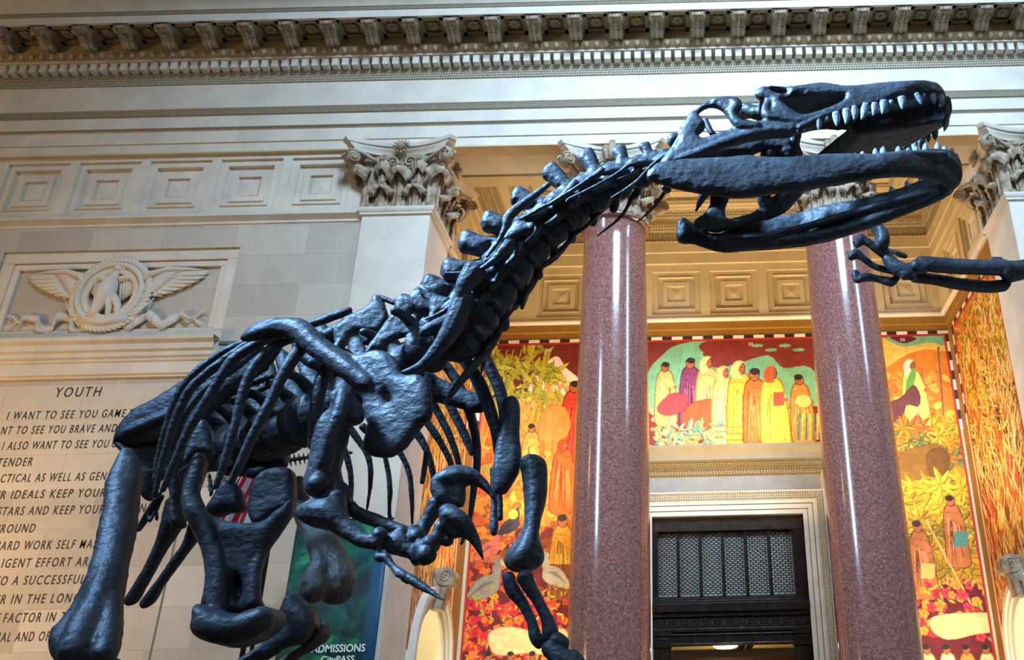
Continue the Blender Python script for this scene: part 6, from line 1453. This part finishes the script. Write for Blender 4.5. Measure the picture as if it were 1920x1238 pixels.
_p = at(2260, 560, Yq+.1); obj('support_rod', MB().tube([Vector((_p.x, _p.y+.04, ZF)), Vector((_p.x, _p.y+.02, _p.z))], [.03, .025], 10).box(_p.x-.3, _p.x+.3, _p.y-.3, _p.y+.3, ZF, ZF+.04).m(), M['bronze'], FL)
b = Bone(); b.limb(L_([(1660, 472, 10, 0), (1668, 490, 13, 0), (1685, 503, 14, 0), (1705, 510, 14, 0), (1695, 515, 12, 0)])); b.knob(1708, 503, 12, Yq); b.knob(1712, 518, 10, Yq); b.make('wrist', FL, .008, disp=.0035, smooth=2)
b = Bone(); b.limb(L_([(1664, 468, 4, .1), (1685, 476, 6, .1), (1698, 481, 5, .1)])); b.make('hand_bone', FL, .006, smooth=1, disp=.003, m=M['bone_pale'])
b = Bone(); b.limb(L_([(1615, 447, 10, -.05), (1606, 458, 9, -.05), (1612, 448, 9, -.05), (1628, 455, 8, -.05), (1645, 467, 9, -.03), (1662, 480, 9, 0), (1675, 488, 8, 0)])); b.make('hand_bone', FL, .007, disp=.0025, smooth=2)
b = Bone(); b.limb(L_([(1596, 482, 8, .05), (1606, 476, 10, .05), (1618, 484, 7, .05), (1640, 500, 6.5, .08), (1668, 507, 7, .08), (1690, 512, 8, .08)])); b.make('hand_bone', FL, .007, disp=.0025, smooth=2)
b = Bone(); b.limb(L_([(1604, 512, 8, .12), (1606, 525, 7, .12), (1622, 520, 9, .12), (1645, 523, 7, .14), (1665, 528, 9, .14), (1672, 530, 8, .14), (1682, 520, 7, .12)])); b.make('hand_bone', FL, .007, disp=.0025, smooth=2)
c = Bone(); c.plate([(1629, 422), (1640, 418), (1652, 422), (1662, 432), (1668, 446), (1667, 460), (1660, 468), (1648, 468), (1640, 462), (1641, 448), (1637, 435)], lambda x, y: Yq-.05, .12, [], step=5, w=14, edge=.25, sub=4); c.make('claw', FL, .006, disp=.002, smooth=3)
# tail of a small skeleton behind the hips
tl = thing('skeleton_tail', 'thin row of small dark tail bones seen between the arm and the hip, far behind', 'skeleton', tuple(at(560, 862, 7.5)))
Yt = 7.5
for k in range(16):
    u = k/15; x = 660-130*u; y = 849+12*u+4*u*u; r = 3.0+2.2*u
    b = Bone(); b.limb([(x, y, r*.8, Yt), (x-7, y+.8, r*.8, Yt)], 8); b.limb([(x-3, y, r*.5, Yt), (x-5, y-r*2.0, r*.3, Yt)], 6); b.limb([(x-3, y+2, r*.5, Yt), (x-1, y+r*2.6, r*.3, Yt)], 6)
    b.make('tail_vertebra', tl, .008, disp=0, smooth=0)
for k in range(9):
    x = 440-5*k; y = 876+5*k+3*(k % 2)
    b = Bone(); b.limb([(x, y, 4.5, Yt), (x-6, y+3, 4.5, Yt)], 8); b.limb([(x, y, 3, Yt), (x-12, y-5, 2, Yt)], 6); b.make('tail_vertebra', tl, .009, disp=.004, smooth=0, m=M['stone_smooth'])
sup = MB(); pt = at(528, 868, Yt); sup.tube([Vector((pt.x, pt.y+.1, ZF)), Vector((pt.x, pt.y+.02, pt.z))], [.02, .015], 8); obj('support_rod', sup.m(), M['bronze'], tl)
# lift everything from eye-level heights to floor-level heights
for o in list(SC.objects):
    if o.parent is None and o.type in ('MESH', 'EMPTY'): o.location.z += EYE
